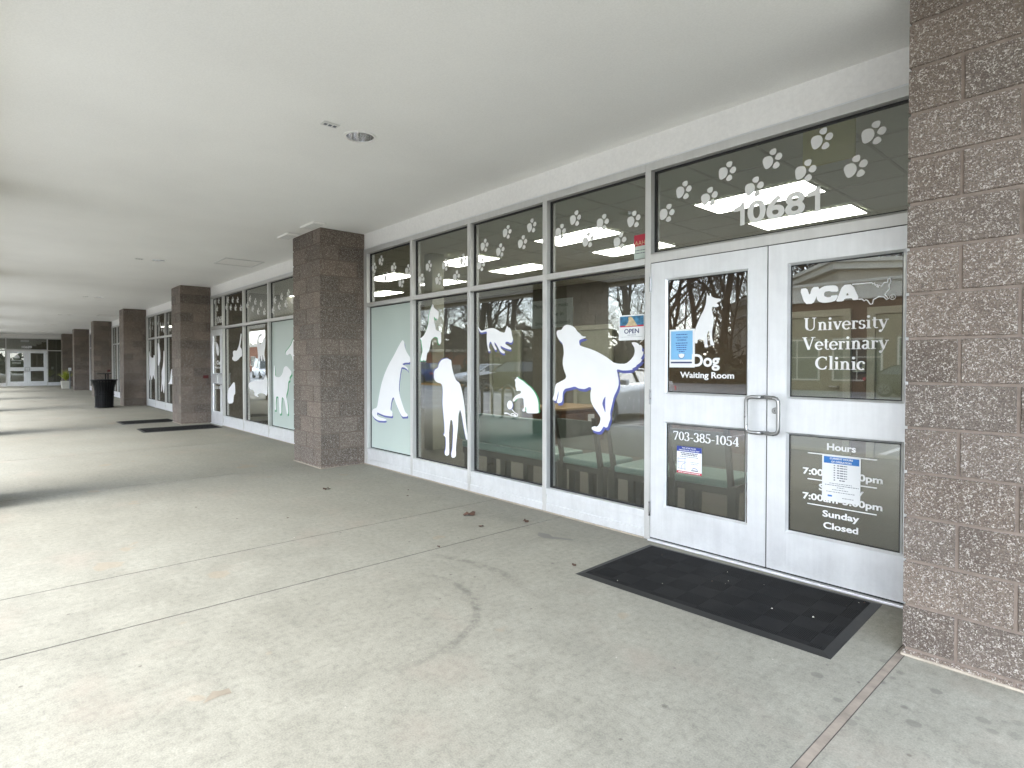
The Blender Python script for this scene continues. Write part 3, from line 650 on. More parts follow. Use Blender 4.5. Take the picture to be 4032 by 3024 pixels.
 'paws2': [(-11.669,2.741),(-11.381,2.736),(-11.498,2.574),(-10.706,2.701),(-10.396,2.675),(-10.075,2.648),(-10.829,2.558),(-10.53,2.529),(-10.212,2.499),(-9.884,2.47),(-9.316,2.608),(-9.019,2.528),(-8.708,2.471),(-9.48,2.497),(-9.17,2.401),(-8.865,2.332),(-8.536,2.303),(-8.01,2.478),(-7.691,2.511),(-7.391,2.543),(-7.219,2.412),(-8.114,2.301),(-7.811,2.351),(-7.496,2.366)],
 'paws3': [(-18.637,2.643),(-18.296,2.597),(-18.767,2.494),(-18.388,2.458),(-17.591,2.56),(-17.247,2.518),(-16.943,2.475),(-17.408,2.402),(-17.07,2.346),(-16.83,2.309),(-16.24,2.506),(-16.01,2.316)],
 'dog_far': [(-18.857,1.766),(-18.777,1.601),(-18.519,1.526),(-18.264,1.524),(-18.226,1.613),(-18.043,1.593),(-18.017,1.434),(-18.121,1.008),(-18.079,0.831),(-18.21,0.899),(-18.323,1.005),(-18.555,0.802),(-18.67,0.927),(-18.807,0.998),(-18.851,0.814),(-19.03,0.81),(-18.972,1.253),(-18.953,1.621)],
 'cat_far': [(-17.617,1.988),(-17.43,1.931),(-17.286,1.671),(-17.295,1.465),(-17.459,1.293),(-17.651,1.275),(-17.638,1.537),(-17.674,1.816)],
 'dog_far_tall': [(-16.856,1.732),(-16.753,1.697),(-16.702,1.195),(-16.746,0.859),(-16.838,0.453),(-16.955,0.516),(-17.019,0.785),(-17.107,0.511),(-17.23,0.506),(-17.119,0.919),(-17.158,1.089),(-16.919,1.328)],
 'cat_far_low': [(-15.919,1.2),(-15.649,1.17),(-15.665,0.771),(-16.358,0.752),(-16.072,0.841)],
}

H = 3.069            # canopy ceiling height
FT = 2.857           # top of the shopfront frames
GY = 0.060           # outer face of the window glass
rnd = random.Random(7)

# ---------------------------------------------------------------- ground
def walkway():
    mb = MB()
    g = 0.0055
    xs = [-46.0, -40.9, -36.4, -33.3, -28.9, -26.1, -22.0, -18.9, -15.2, -11.72, -8.1, -5.05, -1.939, -1.062, 1.594, 1.622, 4.6, 8.0, 14.0]
    for a, b in zip(xs, xs[1:]):
        if abs(a - 1.594) < 1e-6: continue
        mb.box(a + g, b - g, -6.0, 0.0, -0.15, 0.0, M['concrete'])
    w = mb.build('walkway')
    tag(w, kind='structure')
    j = MB().box(-46, 14, -5.99, -0.001, -0.14, -0.0025, M['joint_dark'])
    tag(j.build('walkway_joint_bed'), kind='structure')
    s = MB().box(1.592, 1.6235, -5.98, -0.002, -0.06, -0.0012, M['sealant']).build('joint_sealant', w)
    st = MB()
    ctr = on_stain = [(-0.86, -0.50), (-0.80, -0.57), (-0.72, -0.58), (-0.66, -0.545), (-0.60, -0.50), (-0.53, -0.455), (-0.55, -0.44), (-0.64, -0.47), (-0.70, -0.50), (-0.77, -0.475)]
    st.add([(x, y, 0.0015) for x, y in ctr], [tuple(range(len(ctr)))], M['wet'])
    st.build('damp_patch', w)
    br = MB()
    o = [(-0.09, -3.149), (-0.127, -3.122), (-0.159, -3.095), (-0.141, -3.071), (-0.14, -3.038), (-0.092, -3.041), (-0.102, -3.082), (-0.1, -3.111)]
    br.add([(x, y, 0.0012) for x, y in o], [tuple(range(len(o)))], M['tan_stain'])
    br.build('tan_stain', w)
walkway()

def ground():
    lot = MB().box(-140, 60, -37.0, -6.12, -0.30, -0.150, M['asphalt'])
    tag(lot.build('parking_lot'), kind='structure')
    k = MB().box(-140, 60, -6.12, -6.0, -0.30, -0.002, M['kerb'])
    tag(k.build('kerb', bevel=0.015), kind='structure')
    isl = MB().box(-62, -22, -19.2, -18.95, -0.30, -0.01, M['yellow']).box(-62, -22, -21.2, -19.2, -0.30, -0.02, M['grass'])
    tag(isl.build('planting_island'), kind='structure')
    gr = MB().box(-300, 200, -300, -37.0, -0.30, -0.10, M['grass'])
    tag(gr.build('ground'), kind='structure')
    ln_ = MB()
    for i in range(-14, 6):
        x = i * 2.75 - 0.6
        ln_.box(x - 0.05, x + 0.05, -11.6, -6.6, -0.149, -0.146, M['line'])
    ln_.box(-60, 30, -14.6, -14.45, -0.149, -0.146, M['line'])
    tag(ln_.build('parking_lines'), kind='structure')
ground()

# ---------------------------------------------------------------- canopy
LIGHTS_X = [-1.65, -8.66, -15.8, -23.1, -30.1, -37.1]
LY = -1.63; LR = 0.108
def canopy():
    t = thing('canopy', 'long white plaster canopy ceiling covering the concrete walkway', 'canopy', (-15, -2.5, H))
    mb = MB()
    z = H
    x0, x1, yw, yo = -46.0, 3.6, 0.30, -3.9  # near end cut short out of view to let in more light
    def q(xa, xb, ya, yb):
        mb.add([(xa, ya, z), (xa, yb, z), (xb, yb, z), (xb, ya, z)], [(0, 1, 2, 3)], M['ceiling'])
    q(x0, x1, LY + 0.2, yw); q(x0, x1, yo, LY - 0.2)
    cur = x0
    for lx in sorted(LIGHTS_X):
        q(cur, lx - 0.2, LY - 0.2, LY + 0.2)
        n = 40; inner = []; outer = []
        for k in range(n):
            a = 2 * math.pi * (k + 0.5) / n
            c, s_ = math.cos(a), math.sin(a)
            inner.append((lx + LR * c, LY + LR * s_, z))
            f = 0.2 / max(abs(c), abs(s_))
            outer.append((lx + f * c, LY + f * s_, z))
        # square corners
        mb.add(inner + outer, [(k, n + k, n + (k + 1) % n, (k + 1) % n) for k in range(n)], M['ceiling'])
        for sx in (-1, 1):
            for sy in (-1, 1):
                cpt = (lx + 0.2 * sx, LY + 0.2 * sy, z)
                near = sorted(outer, key=lambda p: (p[0] - cpt[0]) ** 2 + (p[1] - cpt[1]) ** 2)[:2]
                mb.add([near[0], cpt, near[1]], [(0, 1, 2)], M['ceiling'])
        cur = lx + 0.2
    q(cur, x1, LY - 0.2, LY + 0.2)
    mb.build('ceiling', t)
    MB().box(-46, 3.6, -5.1, -3.9, 2.905, 3.32, M['ceiling']).build('edge_beam', t, bevel=0.01)
    MB().box(-46, 3.6, -5.45, -5.1, 2.86, 4.3, M['bldg_pale']).build('fascia', t, bevel=0.01)
    MB().box(-52, 3.6, -5.1, 12.0, 3.32, 4.2, M['roof']).build('light_block_roof', t)  # unseen slab added over the ceilings to block light
canopy()

hw = thing('header_wall', 'white painted wall strip between the shopfront tops and the canopy ceiling', 'wall', (-15, 0.02, FT))
MB().box(-41.7, 1.616, 0.012, 0.11, FT, H + 0.02, M['white_wall']).build('wall_face', hw)
MB().box(-41.7, 1.616, 0.006, 0.012, FT, FT + 0.012, M['alu']).build('metal_trim', hw)
w_r = boxo('light_block_wall', None, M['white_wall'], 2.40, 3.6, 0.0, 0.2, 0.0, 3.3)  # unseen wall added to stop light beside the near pillar
tag(w_r, 'plain white wall added out of view past the near block pillar to block light', 'wall')

# recessed lights, plates, hatches
def downlight(lx, lab):
    t = thing('recessed_light', lab, 'ceiling light', (lx, LY, H), 'recessed lights along the canopy')
    MB().lathe([(LR + 0.016, -0.001), (LR + 0.016, -0.007), (LR - 0.004, -0.007), (LR - 0.006, 0.002)], (lx, LY, H), M['white_wall'], 40).build('trim_ring', t, smooth=False)
    MB().lathe([(LR - 0.001, 0.0), (LR - 0.004, 0.03), (LR - 0.016, 0.09), (LR - 0.03, 0.14), (0.03, 0.155), (0.0005, 0.156)], (lx, LY, H), M['chrome'], 40).build('reflector', t, smooth=True)
    MB().lathe([(0.0005, 0.075), (0.02, 0.078), (0.032, 0.095), (0.032, 0.12), (0.018, 0.15)], (lx, LY, H), M['vinyl_grey'], 20).build('bulb', t, smooth=True)
LL = ['recessed can light with shiny reflector nearest the camera', 'recessed can light before the second pillar', 'recessed can light, third along the ceiling',
      'recessed can light, fourth along the ceiling', 'recessed can light, fifth along the ceiling', 'recessed can light closest to the far end wall']
for lx, lb in zip(LIGHTS_X, LL): downlight(lx, lb)
def plate(lx, lab):
    t = thing('sprinkler_cover', lab, 'ceiling plate', (lx, -1.90, H), 'small plates beside the recessed lights')
    MB().box(lx - 0.035, lx + 0.035, -1.965, -1.845, H - 0.009, H - 0.001, M['vinyl_grey']).build('cover_plate', t, bevel=0.002)
    mb = MB()
    for dy in (-0.035, 0.0, 0.035):
        mb.box(lx - 0.014, lx + 0.014, -1.905 + dy - 0.011, -1.905 + dy + 0.011, H - 0.0105, H - 0.0085, M['ink'])
    mb.build('slot', t)
for lx, k in zip((-1.58, -8.70, -15.8, -23.1, -30.2), ('nearest the camera', 'before the second pillar', 'third along the ceiling', 'fourth along the ceiling', 'fifth along the ceiling')):
    plate(lx, 'small slotted plate beside the can light ' + k)
def hatch(x0, x1, y0, y1, lab):
    t = thing('access_hatch', lab, 'ceiling hatch', ((x0 + x1) / 2, (y0 + y1) / 2, H), 'access hatches in the canopy ceiling')
    MB().box(x0 + 0.03, x1 - 0.03, y0 + 0.03, y1 - 0.03, H - 0.006, H - 0.001, M['white_wall']).build('hatch_panel', t)
    mb = MB()
    for a in ((x0, x1, y0, y0 + 0.025), (x0, x1, y1 - 0.025, y1), (x0, x0 + 0.025, y0 + 0.025, y1 - 0.025), (x1 - 0.025, x1, y0 + 0.025, y1 - 0.025)):
        mb.box(a[0], a[1], a[2], a[3], H - 0.012, H - 0.001, M['vinyl_grey'])
    mb.build('hatch_frame', t, bevel=0.002)
hatch(-8.32, -7.66, -0.87, -0.24, 'square white ceiling hatch in front of the cat waiting room shopfront')
hatch(-22.84, -22.2, -0.87, -0.25, 'small far ceiling hatch before the fourth pillar')
def vent(x0, x1, y0, y1, lab):
    t = thing('ceiling_vent', lab, 'vent', ((x0 + x1) / 2, (y0 + y1) / 2, H), 'white vents around the second pillar')
    MB().box(x0, x1, y0, y1, H - 0.022, H - 0.001, M['white_wall']).build('vent_frame', t, bevel=0.004)
    mb = MB()
    for k in range(4):
        yy = y0 + (y1 - y0) * (k + 0.8) / 5
        mb.box(x0 + 0.04, x1 - 0.04, yy - 0.012, yy + 0.012, H - 0.0245, H - 0.0215, M['vinyl_grey'])
    mb.build('louvre', t)
vent(-4.78, -4.38, -0.81, -0.64, 'white ceiling vent against the front corner of the second pillar')
vent(-5.56, -5.20, -0.81, -0.64, 'white ceiling vent at the far side of the second pillar')

# ---------------------------------------------------------------- block pillars
def pillar(name, x0, x1, y0, y1, lab, group, seed, ztop=H, vary=0.50):
    r = random.Random(seed)
    t = thing(name, lab, 'pillar', ((x0 + x1) / 2, (y0 + y1) / 2, 0), group)
    d = 0.008
    core = MB().box(x0 + d, x1 - d, y0 + d, y1 - d, 0.0, ztop, M['mortar'])
    core.build('mortar_core', t)
    mb = MB()
    c0 = 0.034; ch = 0.2032; jt = 0.0068; bv = 0.0025
    tones = []
    def tile(axis, fixed, sgn, u0, u1, z0, z1, e0, e1, tone):
        # e0/e1: the tile reaches the pillar corner on that side
        a0 = u0 if e0 else u0 + jt; a1 = u1 if e1 else u1 - jt
        b0, b1 = z0 + jt, z1 - jt
        i0 = a0 if e0 else a0 + bv; i1 = a1 if e1 else a1 - bv
        lo = [(a0, b0), (a1, b0), (a1, b1), (a0, b1)]
        hi = [(i0, b0 + bv), (i1, b0 + bv), (i1, b1 - bv), (i0, b1 - bv)]
        def P(u, z, off):
            return (u, fixed + off, z) if axis == 'y' else (fixed + off, u, z)
        vs = [P(u, z, -sgn * (d - 0.0005)) for u, z in lo] + [P(u, z, 0) for u, z in hi]
        fs = [(4, 5, 6, 7)] + [(k, (k + 1) % 4, 4 + (k + 1) % 4, 4 + k) for k in range(4) if not ((k == 3 and e0) or (k == 1 and e1))]
        if (axis == 'y') == (sgn > 0): fs = [tuple(reversed(f)) for f in fs]
        mb.add(vs, fs, M['block'], tone)
    i = 0; z = 0.0
    while z < ztop - 0.01:
        z1 = c0 if i == 0 else min(c0 + ch * i, ztop)
        par = i % 2
        W = x1 - x0; Dp = y1 - y0
        for axis, fixed, sgn, u0, L in (('y', y0, -1, x0, W), ('y', y1, 1, x0, W), ('x', x0, -1, y0, Dp), ('x', x1, 1, y0, Dp)):
            lengths = []
            if axis == 'y':
                n = max(2, round(L / 0.4))
                cuts = [k / n for k in range(n + 1)] if par == 0 else [0] + [(k + 0.5) / n for k in range(n)] + [1]
            else:
                n = L / 0.2
                if n < 4: cuts = [0, 1 / 3, 1] if par == 0 else [0, 2 / 3, 1]
                else: cuts = [0, 1 / 6, 0.5, 5 / 6, 1] if par == 0 else [0, 1 / 3, 2 / 3, 1]
            for ca, cb in zip(cuts, cuts[1:]):
                b = 1.0 + vary * (r.random() - 0.5); w = (r.random() - 0.5) * 0.05
                if r.random() < 0.10: b *= 0.82
                tile(axis, fixed, sgn, u0 + L * ca, u0 + L * cb, z, z1, ca == 0, cb == 1, (b * (1 + w), b, b * (1 - w)))
        z = z1; i += 1
    mb.build('block_facing', t)
    c = MB()
    c.box(x0 - 0.006, x1 + 0.006, y0 - 0.009, y0 + 0.004, 0.0, 0.011, M['caulk'])
    c.box(x0 - 0.009, x0 + 0.004, y0 + 0.004, min(y1, 0.0) - 0.001, 0.0, 0.010, M['caulk'])
    c.box(x1 - 0.004, x1 + 0.007, y0 + 0.004, min(y1, 0.0) - 0.001, 0.0, 0.007, M['caulk'])
    c.build('base_caulk', t, bevel=0.003)
    return t
PX = [(1.616, 2.396), (-5.509, -4.642), (-12.63, -11.823), (-19.80, -19.057), (-26.78, -26.047), (-33.99, -33.254), (-40.30, -39.542)]
PL = ['nearest brown block pillar, cut off by the right edge of the photo beside the clinic doors',
      'second brown block pillar, just left of the sitting dog window',
      'third brown block pillar, with the black mats at its foot',
      'fourth brown block pillar, standing just behind the trash can',
      'fifth brown block pillar, partly hidden behind the trash can top',
      'sixth brown block pillar, beside the far planter',
      'farthest brown block pillar, against the end shopfront']
for k, ((a, b), lb) in enumerate(zip(PX, PL)):
    pillar('block_pillar', a, b, -0.612, 0.16, lb, 'block pillars along the shopfronts', 20 + k, vary=0.26 if k == 0 else 0.55)
for k, (a, b) in enumerate(PX):
    pillar('block_column', a, b, -5.1, -3.9, 'broad brown block column at the open edge of the walkway, mirrored in the glass' if k == 1 else 'broad brown block column at the open edge of the walkway, out of frame on the left',
           'outer columns carrying the canopy edge', 40 + k, ztop=2.91)
def button_box(x, z, lab):
    t = thing('entry_buzzer', lab, 'buzzer', (x, -0.11, z), 'dark red boxes on the pillars')
    MB().box(x + 0.0005, x + 0.045, -0.165, -0.055, z - 0.035, z + 0.035, M['dark_red']).build('housing', t, bevel=0.008)
    MB().lathe([(0.0005, 0), (0.016, 0), (0.018, 0.004)], (x + 0.02, -0.11, z + 0.035), M['ink'], 16).build('button', t)
button_box(-11.823, 1.046, 'small dark red box on the side of the third pillar')
button_box(-26.047, 1.046, 'small dark red box on the pillar above the trash can')
button_box(-39.542, 1.046, 'small dark red box on the farthest pillar above the planter')

# ---------------------------------------------------------------- shopfronts
Z_SILL, Z_TL, Z_TU, Z_TOP = 0.217, 2.095, 2.146, 2.800
def bay(root, members, doors=(), lite=False):
    fr = MB(); gk = MB(); kick = MB()
    A = M['alu_frame']; A_lit = M['alu']; D0, D1 = 0.0, 0.115
    panes = {}
    for xa, xb in members: fr.box(xa, xb, D0, D1, 0.0, FT, A)
    for k in range(len(members) - 1):
        xa, xb = members[k][1], members[k + 1][0]
        fr.box(xa, xb, D0, D1, Z_TOP, FT, A)
        if k in doors:
            fr.box(xa, xb, D0 + 0.001, D1, 2.104, 2.168, A)
            fr.hexa([(xa, D0 + 0.001, 2.168), (xb, D0 + 0.001, 2.168), (xb, D1, 2.168), (xa, D1, 2.168)],
                    [(xa, D0 + 0.02, 2.182), (xb, D0 + 0.02, 2.182), (xb, D1, 2.182), (xa, D1, 2.182)], A)
            zu0 = 2.182
        else:
            fr.box(xa, xb, D0, D1, Z_TL, Z_TU, A)
            kick.box(xa, xb, D0, D1, 0.162, Z_SILL, A_lit)  # lighter metal on sill and kick stands in for light off the floor
            kick.box(xa, xb, D0 + 0.007, D1, 0.078, 0.162, A_lit)
            kick.box(xa, xb, D0 - 0.003, D1, 0.012, 0.078, A_lit)
            zu0 = Z_TU
        for nm, za, zb in ((('u', zu0, Z_TOP),) if k in doors else (('l', Z_SILL, Z_TL), ('u', zu0, Z_TOP))):
            g = 0.013  # gasket drawn wider to stand in for shadow at the pane edges
            for bx in ((xa, xa + g, za, zb), (xb - g, xb, za, zb), (xa + g, xb - g, za, za + g), (xa + g, xb - g, zb - g, zb)):
                gk.box(bx[0], bx[1], GY - 0.009, GY + 0.015, bx[2], bx[3], M['gasket'])
            p = MB().box(xa + 0.002, xb - 0.002, GY, GY + 0.006, za + 0.002, zb - 0.002, M['glass']).build('glass_pane', root)
            panes[(k, nm)] = p
    fr.build('frame', root, bevel=0.0 if lite else 0.0025)
    gk.build('gasket', root)
    if kick.v: kick.build('kick_panel', root, bevel=0.0 if lite else 0.002)
    return panes

def leaf(root, x0, x1, up, lo, hinge, pull, label=None, lock=False):
    # a glazed metal door leaf: up / lo = (outer x0,x1,z0,z1) of the two glass openings
    z0, z1 = 0.024, 2.0975
    fr = MB(); A = M['alu']; y0, y1 = 0.0, 0.045
    fr.box(x0, up[0], y0, y1, z0, z1, A); fr.box(up[1], x1, y0, y1, z0, z1, A)
    fr.box(up[0], up[1], y0 + 0.0007, y1 - 0.0005, up[3], z1, A)
    fr.box(up[0], up[1], y0 + 0.0007, y1 - 0.0005, lo[3], up[2], A)
    fr.box(up[0], up[1], y0 + 0.0007, y1 - 0.0005, z0, lo[2], A)
    d = fr.build('door', root)
    if label: d['label'] = label
    gl = []
    bead = MB(); blk = MB()
    for o in (up, lo):
        b = 0.0135
        i = (o[0] + b, o[1] - b, o[2] + b, o[3] - b)
        bead.ring(o, i, -0.004, 0.013, A)
        bead.ring((o[0] - 0.001, o[1] + 0.001, o[2] - 0.001, o[3] + 0.001), o, 0.001, -0.004, A)
        blk.ring(i, (i[0] + 0.006, i[1] - 0.006, i[2] + 0.006, i[3] - 0.006), 0.013, 0.0185, M['gasket'])
        gl.append(MB().box(i[0] - 0.003, i[1] + 0.003, 0.020, 0.026, i[2] - 0.003, i[3] + 0.003, M['glass']).build('glass_pane', d))
    bead.build('glazing_bead', d); blk.build('gasket', d)
    hx = x0 - 0.002 if hinge < 0 else x1 + 0.002
    for zc in (1.942, 1.091, 0.242):
        MB().tube([(hx, -0.006, zc - 0.057), (hx, -0.006, zc + 0.057)], 0.0085, M['steel'], 10).tube([(hx, -0.006, zc - 0.018), (hx, -0.006, zc + 0.018)], 0.0095, M['steel'], 10).build('hinge', d)
    if pull:
        px, s = pull
        r = 0.0125; zt, zb = 1.127, 0.897
        pts = [(px, 0.0, zt)]
        xo = px + s * 0.092
        path = [(px, 0.0, zt), (px, -0.030, zt), (px + s * 0.008, -0.047, zt), (px + s * 0.024, -0.054, zt), (xo - s * 0.034, -0.061, zt), (xo - s * 0.013, -0.062, zt - 0.006), (xo - s * 0.003, -0.062, zt - 0.018), (xo, -0.062, zt - 0.036)]
        path += [(x, y, zt + zb - z) for x, y, z in reversed(path)]
        MB().tube(path, r, M['steel'], 14).build('pull_handle', d, smooth=True)
    if lock:
        c = MB(); n = 22
        for (ra, ya, rb, yb) in ((0.021, 0.0, 0.0195, -0.008), (0.0195, -0.008, 0.012, -0.011), (0.012, -0.011, 0.0005, -0.0112)):
            vs = []
            for rr, yy in ((ra, ya), (rb, yb)):
                vs += [(0.769 + rr * math.cos(2 * math.pi * k / n), yy, 1.042 + rr * math.sin(2 * math.pi * k / n)) for k in range(n)]
            c.add(vs, [(k, (k + 1) % n, n + (k + 1) % n, n + k) for k in range(n)], M['steel'])
        c.box(0.7675, 0.7705, -0.0122, -0.0110, 1.036, 1.048, M['gasket'])
        c.build('lock_cylinder', d)
    return d, gl

PAW = D['paw_shape']
def paws(pane, pts, y=GY - 0.0018, scale=1.0, mat='vinyl_grey', rot=None):
    for k, (px, pz) in enumerate(pts):
        mb = MB(); a = R(rot[k % len(rot)]) if rot else R(((k * 37) % 11 - 5) * 1.6)
        c, s = math.cos(a), math.sin(a)
        for lp in PAW:
            L = [(px + (u * c - v * s) * scale, pz + (u * s + v * c) * scale) for u, v in lp]
            # round the outline once
            Q = []
            for i in range(len(L)):
                p, q = L[i], L[(i + 1) % len(L)]
                Q += [(0.75 * p[0] + 0.25 * q[0], 0.75 * p[1] + 0.25 * q[1]), (0.25 * p[0] + 0.75 * q[0], 0.25 * p[1] + 0.75 * q[1])]
            mb.flat([Q], y, M[mat])
        mb.build('paw_print', pane)

def decal(name, pane, loops, y, shadow=None, off=(0, 0), label=None):
    mb = MB()
    if shadow:
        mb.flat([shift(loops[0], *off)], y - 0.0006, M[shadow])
    def rounded(l):
        Q = []
        for i in range(len(l)):
            p, q = l[i], l[(i + 1) % len(l)]
            Q += [(0.8 * p[0] + 0.2 * q[0], 0.8 * p[1] + 0.2 * q[1]), (0.2 * p[0] + 0.8 * q[0], 0.2 * p[1] + 0.8 * q[1])]
        return Q
    mb.flat([rounded(l) for l in loops], y - 0.0016, M['vinyl'])
    o = mb.build(name, pane)
    if label: o['label'] = label
    return o

# ---- nearest shopfront: dog waiting room
dogfront = thing('storefront', 'nearest aluminium shopfront with four dog and cat film windows and double doors numbered 10681', 'storefront', (-1.5, 0, 0), 'clinic shopfronts along the walkway')
pn = bay(dogfront, [(-4.640, -4.560), (-3.509, -3.458), (-2.408, -2.357), (-1.308, -1.257), (-0.216, -0.1655), (1.5955, 1.650)], doors=(4,))
MB().box(-4.656, -4.6405, 0.0, 0.06, 0.0, FT, M['caulk']).build('side_caulk', dogfront)
MB().box(-0.1655, 1.5955, -0.03, 0.115, 0.0005, 0.014, M['alu']).build('threshold', dogfront, bevel=0.003)
MB().box(-4.64, -0.216, -0.007, 0.0, 0.0006, 0.0115, M['caulk']).build('base_caulk', dogfront)
P1L, P2L, P3L, P4L = pn[(0, 'l')], pn[(1, 'l')], pn[(2, 'l')], pn[(3, 'l')]
for key, nm in (((0, 'u'), 't1'), ((1, 'u'), 't2'), ((2, 'u'), 't3'), ((3, 'u'), 't4'), ((4, 'u'), 'td')):
    paws(pn[key], D['paws'][nm])
MB().rect(-4.548, -3.521, 0.229, 2.083, GY - 0.0008, M['film']).build('frosted_film', P1L)['label'] = 'pale green frosted film covering the whole lower pane'
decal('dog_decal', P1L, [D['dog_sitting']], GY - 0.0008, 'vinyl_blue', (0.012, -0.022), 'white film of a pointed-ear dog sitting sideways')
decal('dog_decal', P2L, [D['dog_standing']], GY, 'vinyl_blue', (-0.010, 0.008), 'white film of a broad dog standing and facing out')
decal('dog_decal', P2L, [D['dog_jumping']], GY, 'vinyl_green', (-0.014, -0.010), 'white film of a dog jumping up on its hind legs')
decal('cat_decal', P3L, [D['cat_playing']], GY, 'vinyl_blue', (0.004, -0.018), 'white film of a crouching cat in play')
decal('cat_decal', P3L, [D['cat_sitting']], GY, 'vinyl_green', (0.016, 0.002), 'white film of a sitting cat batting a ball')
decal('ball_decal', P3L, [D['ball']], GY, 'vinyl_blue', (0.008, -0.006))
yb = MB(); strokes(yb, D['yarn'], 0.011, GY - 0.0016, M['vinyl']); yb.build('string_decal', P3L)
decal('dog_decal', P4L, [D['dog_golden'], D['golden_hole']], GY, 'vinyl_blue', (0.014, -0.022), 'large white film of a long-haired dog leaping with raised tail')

ld, lg = leaf(dogfront, -0.1600, 0.7118, (-0.036, 0.590, 1.119, 1.971), (-0.042, 0.583, 0.271, 0.912), -1, (0.700, -1), 'left glazed door lettered for the dog waiting room')
rd, rg = leaf(dogfront, 0.7190, 1.5910, (0.840, 1.463, 1.122, 1.970), (0.837, 1.460, 0.279, 0.912), 1, (0.722, 1), 'right glazed door with the clinic name and opening hours', lock=True)
VY = 0.0186
mb = MB().box(0.7105, 0.7203, 0.005, 0.040, 0.0245, 2.0974, M['gasket']).box(-0.1652, -0.1585, 0.005, 0.040, 0.0245, 2.0974, M['gasket']).box(1.589, 1.5953, 0.005, 0.040, 0.0245, 2.0974, M['gasket'])
mb.box(-0.1652, 1.5953, 0.006, 0.040, 2.0978, 2.1038, M['gasket']).box(-0.1652, 1.5953, 0.003, 0.040, 0.0142, 0.0238, M['gasket'])
mb.build('dark_gap_seal', dogfront)  # black seal strips added so the gaps round the leaves look shaded
# numbers and lettering
number_sign(0.452, 1.004, 2.275, 0.152, GY - 0.0018, M['vinyl_grey'], pn[(4, 'u')])
decal('dog_decal', lg[0], [D['shepherd']], VY + 0.0002, None, label='white film of a sitting shepherd dog with open mouth')
text_loops('Dog', 0.172, 0.383, 1.321, 0.090, VY - 0.0008, M['vinyl'], lg[0], 'lettering', bold=0.03, ref='D')
text_loops('Waiting Room', 0.078, 0.486, 1.240, 0.043, VY, M['vinyl'], lg[0], 'lettering', bold=0.025, ref='W')
serif_text('703-385-1054', 0.022, 0.524, 0.783, 0.064, VY, M['vinyl'], lg[1])
decal('logo_lettering', rg[0], [D['logo_v']], VY + 0.0008)
decal('logo_lettering', rg[0], [D['logo_c']], VY + 0.0006)
decal('logo_lettering', rg[0], [D['logo_a'], D['logo_a_hole']], VY + 0.0004)
ub = MB(); strokes(ub, D['usa'], 0.0058, VY - 0.0012, M['vinyl']); ub.build('map_outline', rg[0])
rgb = MB()
cx, cz = D['reg'][0]; rr = abs(D['reg'][1][1] - cz)
rgb_pts = [(cx + rr * math.cos(2 * math.pi * k / 20), cz + rr * math.sin(2 * math.pi * k / 20)) for k in range(21)]
strokes(rgb, rgb_pts, 0.003, VY - 0.001, M['vinyl'])
text_loops('R', cx - 0.006, cx + 0.0065, cz - 0.008, 0.016, VY - 0.001, M['vinyl'], None, target=rgb, ref='R')
rgb.build('registered_mark', rg[0])
serif_text('University', 0.928, 1.380, 1.545, 0.078, VY, M['vinyl'], rg[0])
serif_text('Veterinary', 0.920, 1.382, 1.427, 0.078, VY, M['vinyl'], rg[0])
serif_text('Clinic', 0.996, 1.268, 1.307, 0.078, VY, M['vinyl'], rg[0])
hg = rg[1]
text_loops('Hours', 1.069, 1.224, 0.823, 0.041, VY, M['vinyl'], hg, 'lettering', bold=0.028, ref='H')
text_loops('7:00am-8:00pm', 0.932, 1.360, 0.660, 0.041, VY, M['vinyl'], hg, 'lettering', bold=0.028, ref='7')
text_loops('Saturday', 1.025, 1.266, 0.573, 0.041, VY, M['vinyl'], hg, 'lettering', bold=0.028, ref='S')
text_loops('7:00am-5:00pm', 0.932, 1.360, 0.506, 0.041, VY, M['vinyl'], hg, 'lettering', bold=0.028, ref='7')
text_loops('Sunday', 1.047, 1.245, 0.417, 0.040, VY, M['vinyl'], hg, 'lettering', bold=0.028, ref='S')
text_loops('Closed', 1.052, 1.240, 0.347, 0.040, VY, M['vinyl'], hg, 'lettering', bold=0.028, ref='C')
for zz in (0.794, 0.634, 0.481):
    mb = MB(); mb.rect(0.960, 1.332, zz - 0.003, zz + 0.003, VY, M['vinyl']); mb.build('rule_line', hg)

# ---- notices and hanging signs on the doors
def lines(mb, rows, y, m):
    for xa, xb, z, h in rows:
        # broken strips the size of printed words
        x = xa; k = 0
        while x < xb - 0.002:
            w = min(xb - x, (0.010, 0.016, 0.007, 0.013)[k % 4] * (h / 0.004) ** 0.5); k += 1
            mb.rect(x, x + w, z - h / 2, z + h / 2, y, m); x += w + 0.003
t = thing('mask_notice', 'light blue face covering notice taped on the left door', 'notice', (0.09, 0.03, 1.315))
MB().box(-0.012, 0.193, 0.0194, 0.0199, 1.315, 1.592, M['paper']).build('sheet', t)
mb = MB().box(0.000, 0.176, 0.0191, 0.0193, 1.372, 1.580, M['sky_blue']); mb.build('blue_panel', t)
mb = MB(); y = 0.0189
text_loops('WEAR A FACE', 0.040, 0.136, 1.527, 0.012, y, M['ink_blue'], None, target=mb, bold=0.02)
text_loops('COVERING', 0.050, 0.126, 1.508, 0.012, y, M['ink_blue'], None, target=mb, bold=0.02)
lines(mb, [(0.044, 0.134, 1.554, .006), (0.040, 0.136, 1.492, .006), (0.044, 0.132, 1.476, .006), (0.046, 0.130, 1.460, .006), (0.048, 0.126, 1.444, .006), (0.066, 0.112, 1.430, .006)], y, M['ink_blue'])
mb.rect(0.000, 0.176, 1.345, 1.356, 0.0191, M['navy'])
mb.build('printed_text', t)
mk = MB()
